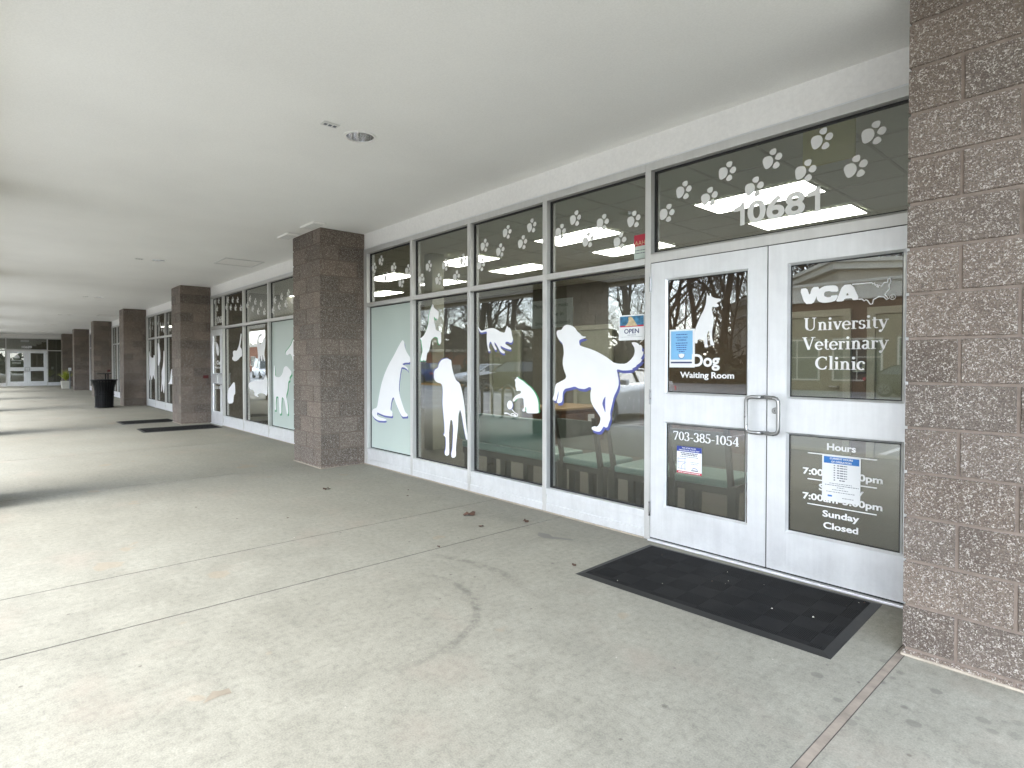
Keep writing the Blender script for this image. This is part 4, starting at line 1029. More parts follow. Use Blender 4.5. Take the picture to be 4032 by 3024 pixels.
strokes(mk, [(0.060, 1.416), (0.064, 1.398), (0.074, 1.384), (0.088, 1.379), (0.102, 1.384), (0.112, 1.398), (0.116, 1.416)], 0.003, 0.0187, M['ink_blue'])
mk.flat([[(0.064, 1.410), (0.066, 1.396), (0.076, 1.386), (0.088, 1.382), (0.100, 1.386), (0.110, 1.396), (0.112, 1.410), (0.088, 1.416)]], 0.0188, M['paper'])
mk.build('mask_picture', t)

t = thing('map_notice', 'small notice with blue heading, map and red footer on the left door', 'notice', (0.155, 0.017, 0.546))
MB().box(0.056, 0.2535, 0.0165, 0.0172, 0.546, 0.742, M['paper']).build('sheet', t)
mb = MB(); y = 0.0161
mb.rect(0.056, 0.2535, 0.704, 0.742, y, M['ink_blue']); mb.rect(0.056, 0.2535, 0.546, 0.562, y, M['red'])
text_loops('FOR AFTER HOURS', 0.100, 0.208, 0.726, 0.009, y - .0003, M['paper'], None, target=mb, bold=0.02)
text_loops('EMERGENCIES, PLEASE VISIT', 0.074, 0.236, 0.710, 0.009, y - .0003, M['paper'], None, target=mb, bold=0.02)
lines(mb, [(0.070, 0.24, 0.5535, .005)], y - .0003, M['paper'])
lines(mb, [(0.086, 0.222, 0.694, .007), (0.094, 0.216, 0.682, .007), (0.08, 0.23, 0.668, .004), (0.166, 0.236, 0.632, .003), (0.170, 0.228, 0.620, .003)], y, M['ink'])
mb.build('printed_text', t)
mp = MB()
for pts in ([(0.066, 0.656), (0.066, 0.572)], [(0.122, 0.658), (0.122, 0.572)], [(0.064, 0.652), (0.09, 0.650), (0.132, 0.656)], [(0.064, 0.627), (0.134, 0.629)], [(0.066, 0.580), (0.130, 0.577)], [(0.092, 0.572), (0.094, 0.598), (0.104, 0.612), (0.122, 0.622)]):
    strokes(mp, pts, 0.0022, y, M['ink_blue'])
mp.flat([[(0.172, 0.570), (0.226, 0.570), (0.226, 0.577), (0.172, 0.577)]], y, M['ink'])
strokes(mp, [(0.178, 0.583), (0.196, 0.594), (0.224, 0.582)], 0.004, y, M['ink_blue'])
mp.build('map_picture', t)

t = thing('hours_notice', 'white sheet with blue heading taped over the opening hours', 'notice', (1.147, 0.012, 0.519))
MB().add([(1.044, 0.0150, 0.519), (1.249, 0.0150, 0.520), (1.251, 0.0150, 0.791), (1.044, 0.0150, 0.792), (1.044, 0.0158, 0.519), (1.249, 0.0158, 0.520), (1.251, 0.0158, 0.791), (1.044, 0.0158, 0.792)],
         [(0, 1, 2, 3), (7, 6, 5, 4), (0, 4, 5, 1), (1, 5, 6, 2), (2, 6, 7, 3), (3, 7, 4, 0)], M['paper']).build('sheet', t)
mb = MB(); y = 0.0147
mb.rect(1.053, 1.243, 0.746, 0.786, y, M['mid_blue'])
text_loops('CURRENT HOURS', 1.086, 1.210, 0.770, 0.011, y - .0003, M['paper'], None, target=mb, bold=0.03)
text_loops('OF OPERATION', 1.094, 1.202, 0.751, 0.011, y - .0003, M['paper'], None, target=mb, bold=0.03)
lines(mb, [(1.108, 1.116, 0.735 - 0.0145 * k, .006) for k in range(7)] + [(1.126, 1.180, 0.735 - 0.0145 * k, .006) for k in range(6)] + [(1.138, 1.168, 0.648, .006)]
      + [(1.085, 1.206, 0.627, .003), (1.060, 1.242, 0.616, .0035), (1.126, 1.166, 0.604, .003), (1.10, 1.19, 0.590, .003), (1.068, 1.222, 0.576, .003), (1.155, 1.215, 0.545, .003)], y, M['ink'])
mb.rect(1.076, 1.100, 0.546, 0.556, y, M['mid_blue'])
mb.build('printed_text', t)

t = thing('open_sign', 'small hanging OPEN sign with a dog picture in the window beside the left door', 'sign', (-0.378, 0.056, 1.528))
def rrect(x0, x1, z0, z1, r, n=5):
    out = []
    for cx_, cz_, a in ((x1 - r, z1 - r, 0), (x0 + r, z1 - r, 90), (x0 + r, z0 + r, 180), (x1 - r, z0 + r, 270)):
        out += [(cx_ + r * math.cos(R(a + 90 * k / n)), cz_ + r * math.sin(R(a + 90 * k / n))) for k in range(n + 1)]
    return out
rp = rrect(-0.499, -0.256, 1.528, 1.729, 0.014)
mb = MB(); mb.hexa([(p[0], 0.058, p[1]) for p in rp], [(p[0], 0.055, p[1]) for p in rp], M['paper']); mb.build('board', t)
mb = MB(); y = 0.0542
mb.rect(-0.487, -0.262, 1.636, 1.719, y, M['sky_photo']); mb.rect(-0.487, -0.262, 1.634, 1.646, y - .0003, M['red'])
mb.build('picture', t)
mb = MB(); mb.flat([[(-0.440, 1.640), (-0.412, 1.664), (-0.402, 1.690), (-0.408, 1.704), (-0.400, 1.714), (-0.384, 1.716), (-0.366, 1.704), (-0.350, 1.684), (-0.336, 1.664), (-0.318, 1.641)]], y - .0008, M['fur_print'])
mb.build('dog_picture', t)
mb = MB()
text_loops('OPEN', -0.446, -0.306, 1.582, 0.036, y, M['navy'], None, target=mb, bold=0.02)
lines(mb, [(-0.414, -0.334, 1.569, .004), (-0.482, -0.272, 1.555, .002)], y, M['ink'])
mb.build('lettering', t)
mb = MB(); mb.tube([(-0.378, 0.0565, 1.729), (-0.378, 0.0555, 1.742)], 0.003, M['paper'], 8); mb.tube([(-0.378, 0.0595, 1.745), (-0.378, 0.053, 1.745)], [0.016, 0.010], M['vinyl_grey'], 14); mb.build('suction_cup', t)
t = thing('membership_sticker', 'red and pale sticker lettered AAHA on the glass right of the last paw print', 'sticker', (-0.29, 0.067, 2.16))
MB().rect(-0.358, -0.219, 2.160, 2.262, 0.0592, M['blind']).build('pale_panel', t)
MB().rect(-0.358, -0.219, 2.262, 2.350, 0.0592, M['red']).build('red_panel', t)
mb = MB(); text_loops('AAHA', -0.351, -0.221, 2.268, 0.034, 0.0589, M['fur_print'], None, target=mb, bold=0.0)
lines(mb, [(-0.346, -0.226, 2.228, .006), (-0.346, -0.24, 2.206, .006)], 0.0589, M['ink']); mb.build('lettering', t)

# ---- second shopfront: cat waiting room
catfront = thing('storefront', 'second shopfront, between the second and third pillars, with cat films and a single door', 'storefront', (-8.6, 0, 0), 'clinic shopfronts along the walkway')
pc = bay(catfront, [(-11.815, -11.765), (-10.955, -10.905), (-9.610, -9.560), (-8.230, -8.180), (-6.85, -6.80), (-5.56, -5.51)], doors=(0,))
MB().box(-11.765, -10.955, -0.03, 0.115, 0.0005, 0.014, M['alu']).build('threshold', catfront)
MB().box(-10.905, -5.56, -0.007, 0.0, 0.0006, 0.0115, M['caulk']).build('base_caulk', catfront)
cd, cg = leaf(catfront, -11.762, -10.958, (-11.63, -11.09, 1.119, 1.971), (-11.63, -11.09, 0.275, 0.912), -1, (-10.972, -1), 'single glazed door lettered for the cat waiting room')
number_sign(-11.56, -11.02, 2.24, 0.150, GY - 0.0018, M['vinyl_grey'], pc[(0, 'u')])
decal('cat_decal', cg[0], [D['cat_door']], VY)
text_loops('Cat', -11.42, -11.14, 1.32, 0.090, VY, M['vinyl'], cg[0], 'lettering', bold=0.03, ref='C')
text_loops('Waiting Room', -11.55, -11.15, 1.235, 0.043, VY, M['vinyl'], cg[0], 'lettering', bold=0.025, ref='W')
serif_text('703-385-1054', -11.60, -11.12, 0.783, 0.064, VY, M['vinyl'], cg[1])
for k in range(5):
    xa = (-11.815, -10.93, -9.585, -8.205, -6.825)[k]; xb = (-10.93, -9.585, -8.205, -6.825, -5.5)[k]
    paws(pc[(k, 'u')], [p for p in D['paws2'] if xa < p[0] < xb], rot=(-8, 4, 10, 0))
paws(pc[(4, 'u')], [(-6.55, 2.55), (-6.2, 2.42), (-5.85, 2.6)])
decal('cat_decal', pc[(1, 'l')], [D['cat_diving']], GY, label='white film of a cat leaping downwards')
decal('cat_decal', pc[(1, 'l')], [D['cat_upright']], GY, label='white film of a cat sitting upright')
decal('cat_decal', pc[(2, 'l')], [D['cat_stretching']], GY, label='white film of a cat walking with curled tail')
decal('cat_decal', pc[(2, 'l')], [D['cat_lying']], GY, label='white film of a cat lying down')
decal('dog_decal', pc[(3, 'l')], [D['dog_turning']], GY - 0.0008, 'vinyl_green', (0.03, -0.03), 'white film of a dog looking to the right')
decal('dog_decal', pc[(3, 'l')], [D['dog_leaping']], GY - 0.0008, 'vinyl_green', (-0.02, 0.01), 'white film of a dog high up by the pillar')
MB().rect(-8.168, -6.862, 0.229, 2.083, GY - 0.0008, M['film']).build('frosted_film', pc[(3, 'l')])['label'] = 'pale green frosted film covering the whole lower pane'

# ---- third shopfront and the plain ones beyond
f3 = thing('storefront', 'third shopfront, between the third and fourth pillars, with tall dog and cat films', 'storefront', (-15.8, 0, 0), 'clinic shopfronts along the walkway')
p3 = bay(f3, [(-19.05, -18.93), (-17.75, -17.70), (-16.45, -16.40), (-15.15, -15.10), (-13.85, -13.80), (-12.69, -12.63)], lite=True)
for k in range(5):
    xa = (-19.1, -17.72, -16.42, -15.12, -13.82)[k]; xb = (-17.72, -16.42, -15.12, -13.82, -12.6)[k]
    paws(p3[(k, 'u')], [p for p in D['paws3'] if xa < p[0] < xb], rot=(-8, 4, 10, 0))
decal('dog_decal', p3[(0, 'l')], [D['dog_far']], GY, label='white film of a standing dog with raised tail')
decal('cat_decal', p3[(1, 'l')], [D['cat_far']], GY, label='white film of a hanging cat')
decal('dog_decal', p3[(1, 'l')], [D['dog_far_tall']], GY, label='tall narrow white film of a dog')
decal('cat_decal', p3[(2, 'l')], [D['cat_far_low']], GY, label='low white film of a seated cat')
for (xa, xb, lb) in ((-26.047, -19.80, 'fourth shopfront, a plain glazed front beyond the trash can'), (-33.254, -26.78, 'fifth shopfront, a plain glazed front between the fifth and sixth pillars'), (-39.542, -33.99, 'sixth shopfront, a plain glazed front before the farthest pillar')):
    t = thing('storefront', lb, 'storefront', ((xa + xb) / 2, 0, 0), 'clinic shopfronts along the walkway')
    n = 5; mem = []
    for k in range(n + 1):
        c = xa + (xb - xa) * k / n
        mem.append((c, c + 0.08) if k == 0 else ((c - 0.08, c) if k == n else (c - 0.025, c + 0.025)))
    bay(t, mem, lite=True)

# ---- end wall across the walkway
endf = thing('storefront', 'glazed end wall with white double doors closing the far end of the walkway', 'storefront', (-41.75, 0, 0), rotz=R(90), local=True)
pe = bay(endf, [(-8.6, -8.5), (-7.0, -6.95), (-5.4, -5.35), (-4.30, -4.25), (-3.09, -3.04), (-1.19, -1.14), (0.2, 0.3)], doors=(4,), lite=True)
MB().box(-8.6, 0.3, 0.012, 0.11, FT, H + 0.2, M['white_wall']).build('header_panel', endf)
e1, g1 = leaf(endf, -3.035, -2.117, (-2.90, -2.26, 1.12, 1.97), (-2.90, -2.26, 0.28, 0.912), -1, (-2.13, -1))
e2, g2 = leaf(endf, -2.113, -1.195, (-1.97, -1.33, 1.12, 1.97), (-1.97, -1.33, 0.28, 0.912), 1, (-2.10, 1))
text_loops('10689', -2.35, -1.89, 2.24, 0.15, GY - 0.0018, M['vinyl'], pe[(4, 'u')], 'street_number', bold=0.022, ref='1')
mb = MB(); mb.flat([[(-2.70 + 0.13 + 0.12 * math.cos(R(a)), 1.66 + 0.20 * math.sin(R(a))) for a in range(0, 181, 20)]], VY, M['vinyl']); mb.build('film_emblem', g1[0])
mb = MB(); lines(mb, [(-2.84, -2.34, 1.52, .03), (-2.80, -2.4, 1.42, .025), (-2.8, -2.4, 1.35, .025)], VY, M['vinyl_grey']); mb.build('lettering', g1[0])
mb = MB(); mb.rect(-2.40, -2.02, 2.62, 2.74, GY + 0.03, M['paper']); tag(mb.build('interior_notice'), 'pale board behind the glass above the far double doors', 'board')
bpy.data.objects['interior_notice'].location = (-41.75, 0, 0); bpy.data.objects['interior_notice'].rotation_euler = (0, 0, R(90))
eb = thing('back_hall', 'dark hall behind the far end doors', 'wall', (-46, -4, 0))
MB().box(-46.2, -46.0, -9, 0.3, 0, 3.2, M['int_wall']).build('hall_wall', eb)
MB().box(-46.2, -41.9, -9.2, -9.0, 0, 3.2, M['int_wall']).build('hall_side_wall', eb)

# ---------------------------------------------------------------- inside the clinic
def interior():
    Zc = 3.06
    fl = MB().box(-41.6, 2.9, 0.116, 12.0, -0.06, -0.004, M['int_floor']); tag(fl.build('interior_floor'), kind='structure')
    c = MB().box(-41.6, 2.9, 0.116, 12.0, Zc, Zc + 0.05, M['tile']); tag(c.build('interior_ceiling'), kind='structure')
    g = MB()
    for k in range(-22, 5):
        x = -0.97 + 0.61 * k - 0.0
        if x < 2.8: g.box(x - 0.012, x + 0.012, 0.12, 5.7, Zc - 0.004, Zc + 0.001, M['tbar'])
    for k in range(8):
        y = 0.68 + 0.61 * k
        g.box(-14.6, 2.85, y - 0.012, y + 0.012, Zc - 0.0055, Zc - 0.0015, M['tbar'])
    tag(g.build('ceiling_grid'), kind='structure')
    w = MB().box(-12.2, 2.9, 5.78, 5.95, -0.004, Zc, M['int_wall'])
    tag(w.build('interior_back_wall'), kind='structure')
    w = MB().box(-4.3, 2.9, 5.765, 5.778, -0.004, Zc, M['int_brown'])
    tag(w.build('brown_wall_panel'), 'brown painted stretch of back wall behind the clinic doors', 'wall')
    w = MB().box(2.75, 2.9, 0.16, 5.75, -0.004, Zc, M['int_wall']).box(-12.35, -12.2, 0.16, 5.95, -0.004, Zc, M['int_wall']).box(-41.7, -41.6, 0.16, 5.0, -0.004, Zc, M['int_wall'])
    tag(w.build('interior_side_wall'), kind='structure')
    w = MB().box(-41.6, -12.35, 4.4, 4.6, -0.004, Zc, M['int_brown'])
    tag(w.build('interior_far_wall'), kind='structure')
    p = MB().box(-5.28, -5.06, 1.40, 1.62, -0.004, Zc, M['int_frame'])
    tag(p.build('interior_post'), 'pale square post inside, behind the jumping dog window', 'post')
    t = None
    def troffer(x, y):
        nonlocal t
        if t is None:
            t = thing('ceiling_light', 'lit white panel light in the clinic ceiling, seen through the paw print transoms', 'ceiling light', (x, y, Zc), 'lit panel lights inside the clinic')
            MB().box(x + 0.03, x + 1.15, y + 0.03, y + 0.56, Zc - 0.012, Zc - 0.006, M['troffer']).build('diffuser', t)
            mb = MB()
            for a in ((x, x + 1.18, y, y + 0.03), (x, x + 1.18, y + 0.56, y + 0.59), (x, x + 0.03, y + 0.03, y + 0.56), (x + 1.15, x + 1.18, y + 0.03, y + 0.56)):
                mb.box(a[0], a[1], a[2], a[3], Zc - 0.014, Zc - 0.004, M['tbar'])
            mb.build('light_frame', t)
            t['x0'] = x; t['y0'] = y
            return
        c_ = copy_tree(t); c_.location = (x, y, Zc)
    for k in range(0, -6, -1):
        for y in (1.92, 3.16):
            troffer(-0.97 + 2.44 * k, y)
    for x in (-16.5, -22.5, -28.5): troffer(x, 2.2)
    def room_door(x0, x1, lb, solid=True):
        t = thing('interior_door', lb, 'door', ((x0 + x1) / 2, 5.76, 0), 'sage green doors inside the clinic')
        mb = MB(); f = 0.10
        mb.box(x0, x0 + f, 5.70, 5.764, -0.003, 2.15, M['int_frame']).box(x1 - f, x1, 5.70, 5.764, -0.003, 2.15, M['int_frame']).box(x0 + f, x1 - f, 5.70, 5.764, 2.05, 2.15, M['int_frame'])
        mb.build('door_frame', t)
        MB().box(x0 + f, x1 - f, 5.735, 5.763, 0.0, 2.05, M['int_door']).build('door_panel', t)
        MB().tube([(x1 - f - 0.07, 5.735, 1.0), (x1 - f - 0.07, 5.69, 1.0), (x1 - f - 0.18, 5.69, 1.0)], 0.011, M['steel'], 8).build('door_handle', t)
    room_door(-1.55, -0.60, 'sage green inner door behind the left half of the clinic name')
    room_door(-0.39, 0.62, 'sage green inner door behind the right half of the clinic name')
    room_door(-5.95, -4.92, 'sage green inner door behind the leaping dog window')
    room_door(-8.75, -7.62, 'sage green inner door behind the playing cat window')
    t2 = thing('wall_reader', 'small pale wall box between the two inner doors', 'wall box', (-0.5, 5.76, 1.22))
    MB().box(-0.585, -0.42, 5.73, 5.764, 1.22, 1.36, M['int_frame']).build('housing', t2, bevel=0.006)
    MB().box(-0.55, -0.455, 5.727, 5.7305, 1.29, 1.335, M['ink']).build('display', t2)
    t2 = thing('wood_cabinet', 'low dark wooden cabinet with tan top inside the leaping dog window', 'cabinet', (-4.5, 3.8, 0))
    MB().box(-5.0, -4.10, 3.30, 4.40, 0.0, 0.56, M['wood']).build('carcass', t2)
    MB().box(-5.03, -4.07, 3.27, 4.43, 0.56, 0.60, M['wood_top']).build('top', t2, bevel=0.005)
    MB().box(-4.10, -4.085, 3.36, 3.84, 0.08, 0.50, M['wood']).build('cabinet_door', t2, bevel=0.006)
    MB().box(-4.10, -4.085, 3.87, 4.35, 0.08, 0.50, M['wood']).build('cabinet_door', t2, bevel=0.006)
    nt_ = MB().box(-4.083, -4.081, 3.95, 4.12, 0.26, 0.47, M['paper'])
    tag(nt_.build('paper_sheet'), 'pale sheet stuck on the low cabinet front', 'paper')
    t2 = thing('handwritten_sign', 'pale handwritten paper sign hanging inside between two windows', 'sign', (-2.6, 1.5, 1.79))
    MB().box(-2.98, -2.27, 1.5, 1.503, 1.79, 2.14, M['paper']).build('sheet', t2)
    mb = MB()
    text_loops('Please', -2.93, -2.72, 2.045, 0.05, 1.4985, M['ink'], None, target=mb, ref='P')
    text_loops('wear masks', -2.66, -2.34, 2.045, 0.045, 1.4985, M['ink'], None, target=mb, ref='k')
    text_loops('come in', -2.70, -2.42, 1.935, 0.045, 1.4985, M['ink'], None, target=mb, ref='i')
    text_loops('Smoking Prohibited', -2.90, -2.32, 1.83, 0.045, 1.4985, M['ink'], None, target=mb, ref='P')
    mb.build('handwriting', t2)
    # chairs with mint seats against the glass
    def chair():
        t = thing('waiting_chair', 'waiting room chair', 'chair', (0, 0, 0), 'mint seated chairs inside the window', local=True)
        MB().box(-0.24, 0.24, -0.24, 0.24, 0.40, 0.46, M['teal']).build('seat', t, bevel=0.018)
        MB().box(-0.24, 0.24, -0.20, 0.22, 0.34, 0.40, M['taupe']).build('seat_frame', t)
        for sx in (-1, 1):
            for sy in (-1, 1):
                MB().hexa([(sx * 0.245 - 0.03, sy * 0.215 - 0.025, 0), (sx * 0.245 + 0.03, sy * 0.215 - 0.025, 0), (sx * 0.245 + 0.03, sy * 0.215 + 0.025, 0), (sx * 0.245 - 0.03, sy * 0.215 + 0.025, 0)],
                          [(sx * 0.25 - 0.035, sy * 0.215 - 0.03, 0.42), (sx * 0.25 + 0.035, sy * 0.215 - 0.03, 0.42), (sx * 0.25 + 0.035, sy * 0.215 + 0.03, 0.42), (sx * 0.25 - 0.035, sy * 0.215 + 0.03, 0.42)], M['taupe']).build('leg', t)
            MB().hexa([(sx * 0.235 - 0.018, -0.24, 0.40), (sx * 0.235 + 0.018, -0.24, 0.40), (sx * 0.235 + 0.018, -0.20, 0.40), (sx * 0.235 - 0.018, -0.20, 0.40)],
                      [(sx * 0.235 - 0.018, -0.33, 0.86), (sx * 0.235 + 0.018, -0.33, 0.86), (sx * 0.235 + 0.018, -0.295, 0.86), (sx * 0.235 - 0.018, -0.295, 0.86)], M['taupe']).build('back_post', t)
        MB().hexa([(-0.216, -0.258, 0.56), (0.216, -0.258, 0.56), (0.216, -0.225, 0.56), (-0.216, -0.225, 0.56)],
                  [(-0.216, -0.322, 0.83), (0.216, -0.322, 0.83), (0.216, -0.292, 0.83), (-0.216, -0.292, 0.83)], M['grey_fabric']).build('backrest', t)
        return t
    c0 = chair()
    spots = [(-0.52, 0.55, 3, 'mint seated chair inside, just left of the door frame under the leaping dog'), (-1.12, 0.55, -2, 'mint seated chair inside, at the left side of the leaping dog window'),
             (0.02, 0.62, 4, 'chair inside, its legs dark behind the telephone number')]
    for i, (x, y, a, lb) in enumerate(spots):
        c_ = c0 if i == 0 else copy_tree(c0)
        c_.location = (x, y, 0); c_.rotation_euler = (0, 0, R(a)); c_['label'] = lb
    t2 = thing('padded_bench', 'wide mint padded bench inside the window with the batting cat', 'bench', (-2.2, 0.6, 0))
    MB().box(-2.95, -1.50, 0.34, 0.80, 0.38, 0.46, M['teal']).build('seat', t2, bevel=0.02)
    MB().hexa([(-2.95, 0.30, 0.47), (-1.50, 0.30, 0.47), (-1.50, 0.38, 0.47), (-2.95, 0.38, 0.47)], [(-2.95, 0.22, 0.80), (-1.50, 0.22, 0.80), (-1.50, 0.29, 0.80), (-2.95, 0.29, 0.80)], M['teal']).build('backrest', t2, bevel=0.02)
    MB().box(-2.95, -1.50, 0.36, 0.78, 0.31, 0.38, M['taupe']).build('seat_frame', t2)
    for lx in (-2.88, -2.25, -1.57):
        MB().box(lx - 0.04, lx + 0.04, 0.36, 0.44, 0.0, 0.31, M['taupe']).build('leg', t2)
        MB().box(lx - 0.04, lx + 0.04, 0.70, 0.78, 0.0, 0.31, M['taupe']).build('leg', t2)
    # straw yellow board hanging from the ceiling just behind the door transom
    t2 = thing('hanging_board', 'straw yellow board hanging inside behind the number over the doors', 'board', (0.85, 0.62, 2.71))
    MB().box(0.69, 1.02, 0.60, 0.62, 2.73, 3.0, M['yellow_sign']).build('board', t2)
    MB().box(0.75, 0.757, 0.605, 0.615, 3.0, Zc, M['ink']).box(0.953, 0.96, 0.605, 0.615, 3.0, Zc, M['ink']).build('hanger', t2)
    # leaflet rack behind the dog waiting room door
    t2 = thing('leaflet_rack', 'dark rack of colourful leaflets inside the left door', 'rack', (-2.5, 4.6, 0))
    MB().box(-2.9, -1.6, 4.6, 4.9, 0.0, 0.85, M['wood']).build('rack_body', t2)
    cols = ['sky_blue', 'paper', 'yellow_plant', 'red', 'vinyl_green', 'fur_print', 'mid_blue', 'paper']
    for k in range(8):
        x = -2.84 + 0.155 * k
        MB().box(x, x + 0.12, 4.585, 4.60, 0.60, 0.82, M[cols[k]]).build('leaflet', t2)
interior()

# ---------------------------------------------------------------- things on the walkway
def door_mat(x0, x1, y0, y1, lab, rot=0.0):
    t = thing('door_mat', lab, 'door mat', ((x0 + x1) / 2, (y0 + y1) / 2, 0), 'black rubber door mats')
    b = 0.045; h = 0.011
    mb = MB()
    o = [(x0, y0), (x1, y0), (x1, y1), (x0, y1)]; i = [(x0 + b, y0 + b), (x1 - b, y0 + b), (x1 - b, y1 - b), (x0 + b, y1 - b)]
    mb.add([(x, y, 0.001) for x, y in o] + [(x, y, h) for x, y in i], [(k, (k + 1) % 4, 4 + (k + 1) % 4, 4 + k) for k in range(4)], M['rubber_edge'])
    mb.build('bevelled_edge', t)
    MB().add([(x, y, h) for x, y in i], [(0, 1, 2, 3)], M['rubber']).build('ribbed_top', t)
    t.rotation_euler = (0, 0, R(rot))
    return t
door_mat(-0.078, 1.400, -0.945, -0.070, 'black ribbed rubber mat in front of the clinic double doors', 2.2)
door_mat(-11.42, -10.55, -1.54, -0.10, 'black rubber mat in front of the cat waiting room door', -1.5)
door_mat(-13.46, -12.62, -1.60, -0.50, 'black rubber mat on the far side of the third pillar', 1.0)

lf = random.Random(3)
def leaf_on_floor(x, y, size, lab):
    pts = []
    n = 9; a0 = lf.random() * 6.28
    for k in range(n):
        a = a0 + 2 * math.pi * k / n
        r = size * (0.55 + 0.6 * lf.random()) * (0.6 + 0.4 * abs(math.cos(a - a0)))
        pts.append((x + r * math.cos(a), y + r * math.sin(a), 0.003 + size * 0.55 * lf.random() * abs(math.sin(1.5 * (a - a0)))))
    mb = MB(); mb.add(pts + [(x, y, 0.004 + size * 0.25)], [(k, (k + 1) % n, n) for k in range(n)], M['leaf_brown'])
    o = mb.build('dry_leaf')
    tag(o, lab, 'leaf', 'dry leaves on the concrete')
for x, y, s, lb in [(-3.45, -1.09, .050, 'curled brown leaf lying in front of the second pillar'), (-1.63, -0.59, .058, 'largest crumpled brown leaf, before the batting cat window'), (-1.28, -0.74, .026, 'small brown leaf just past the floor joint below the leaping dog'),
                    (-1.15, -0.36, .034, 'brown leaf close to the shopfront beside the floor joint'), (-1.08, -1.31, .022, 'small dark leaf lying on the floor joint'), (-0.17, -0.86, .022, 'tiny dark leaf by the corner of the near mat'),
                    (-2.59, -1.84, .014, 'speck of leaf in the middle of the walkway'), (-2.62, -0.6, .020, 'brown leaf scrap below the standing dog film'), (-2.85, -0.45, .016, 'leaf scrap nearest the standing dog window')]:
    leaf_on_floor(x, y, s, lb)
gb = MB(); gr = random.Random(11)
for k in range(36):
    if k < 14: x, y, z = 0.0 + 1.32 * gr.random(), -0.90 + 0.78 * gr.random(), 0.0125
    else: x, y, z = -4.0 + 5.4 * gr.random(), -3.2 + 2.6 * gr.random(), 0.001
    r = 0.0018 + 0.0042 * gr.random() ** 2
    a = gr.random() * 3
    gb.hexa([(x + r * math.cos(a + q) * (1.6 if q in (0, 3.14) else 1), y + r * math.sin(a + q), z) for q in (0, 1.57, 3.14, 4.71)],
            [(x + 0.5 * r * math.cos(a + q), y + 0.5 * r * math.sin(a + q), z + r * 0.9) for q in (0, 1.57, 3.14, 4.71)], M['debris'] if k % 3 else M['leaf_brown'])
tag(gb.build('grit'), kind='stuff')

def trash_can(x, y):
    t = thing('trash_can', 'black slatted metal trash can with flared rim and flat rain lid', 'trash can', (x, y, 0))
    prof = [(0.235, 0.04), (0.24, 0.30), (0.25, 0.52), (0.275, 0.66), (0.315, 0.78), (0.335, 0.84)]
    mb = MB(); n = 26
    for k in range(n):
        a0 = 2 * math.pi * k / n; w = 2 * math.pi / n * 0.36
        vs = []
        for r, z in prof:
            for (da, dr) in ((-w, 0), (w, 0), (w, -0.012), (-w, -0.012)):
                vs.append((x + (r + dr) * math.cos(a0 + da), y + (r + dr) * math.sin(a0 + da), z))
        fs = []
        for q in range(len(prof) - 1):
            for e in range(4): fs.append((q * 4 + e, q * 4 + (e + 1) % 4, q * 4 + 4 + (e + 1) % 4, q * 4 + 4 + e))
        mb.add(vs, fs, M['black_metal'])
    mb.build('slatted_body', t)
    MB().lathe([(0.215, 0.03), (0.215, 0.5), (0.225, 0.78)], (x, y, 0), M['black_metal'], 28).build('liner', t, smooth=True)
    mb = MB()
    for r, z in ((0.243, 0.035), (0.246, 0.40)): mb.tube([(x + r * math.cos(2 * math.pi * k / 28), y + r * math.sin(2 * math.pi * k / 28), z) for k in range(29)], 0.014, M['black_metal'], 6, cap=False)
    mb.build('band', t)
    MB().lathe([(0.335, 0.828), (0.350, 0.838), (0.350, 0.856), (0.30, 0.865), (0.17, 0.85), (0.165, 0.80)], (x, y, 0), M['black_metal'], 36).build('rim', t, smooth=True)
    for dy in (-0.03, 0.03): MB().tube([(x, y + 0.07 + dy, 0.85), (x, y + 0.07 + dy, 1.03)], 0.016, M['black_metal'], 8).build('lid_post', t)
    MB().lathe([(0.0005, 1.022), (0.19, 1.022), (0.20, 1.03), (0.19, 1.045), (0.0005, 1.05)], (x, y, 0), M['black_metal'], 30).build('rain_lid', t)
trash_can(-18.72, -1.17)

px, py = -36.3, -0.72
t = thing('planter', 'pale square planter by the far pillars', 'planter', (px, py, 0))
MB().hexa([(px - .17, py - .17, 0), (px + .17, py - .17, 0), (px + .17, py + .17, 0), (px - .17, py + .17, 0)], [(px - .22, py - .22, .42), (px + .22, py - .22, .42), (px + .22, py + .22, .42), (px - .22, py + .22, .42)], M['pot']).build('pot', t, bevel=0.01)
MB().box(px - .20, px + .20, py - .20, py + .20, 0.40, 0.425, M['bark']).build('soil', t)
mb = MB(); pr = random.Random(5)
for k in range(150):
    a = pr.random() * 6.283; l = 0.35 + 0.45 * pr.random(); sp = 0.15 + 0.55 * pr.random(); w = 0.022
    pts = []
    for q in range(5):
        u = q / 4
        pts.append((px + math.cos(a) * sp * l * u * 1.3, py + math.sin(a) * sp * l * u * 1.3, 0.42 + l * (u - 0.55 * sp * u * u * 1.4)))
    nx, ny = -math.sin(a) * w, math.cos(a) * w
    L = [(p[0] + nx * (1 - q / 4.2), p[1] + ny * (1 - q / 4.2), p[2]) for q, p in enumerate(pts)]; Q = [(p[0] - nx * (1 - q / 4.2), p[1] - ny * (1 - q / 4.2), p[2]) for q, p in enumerate(pts)]
    mb.add(L + Q, [(i, i + 1, 6 + i, 5 + i) for i in range(4)], M['yellow_plant'])
tag(mb.build('potted_grass'), 'yellow green arching grass growing in the far planter', 'plant')
t2 = thing('utility_box', 'small white box on a thin post behind the far planter', 'post box', (-36.07, -0.56, 0))
MB().box(-36.15, -35.98, -0.62, -0.50, 0.95, 1.12, M['paper']).build('housing', t2, bevel=0.01)
MB().tube([(-36.065, -0.56, 0.0), (-36.065, -0.56, 0.95)], 0.025, M['galv'], 8).build('post', t2)

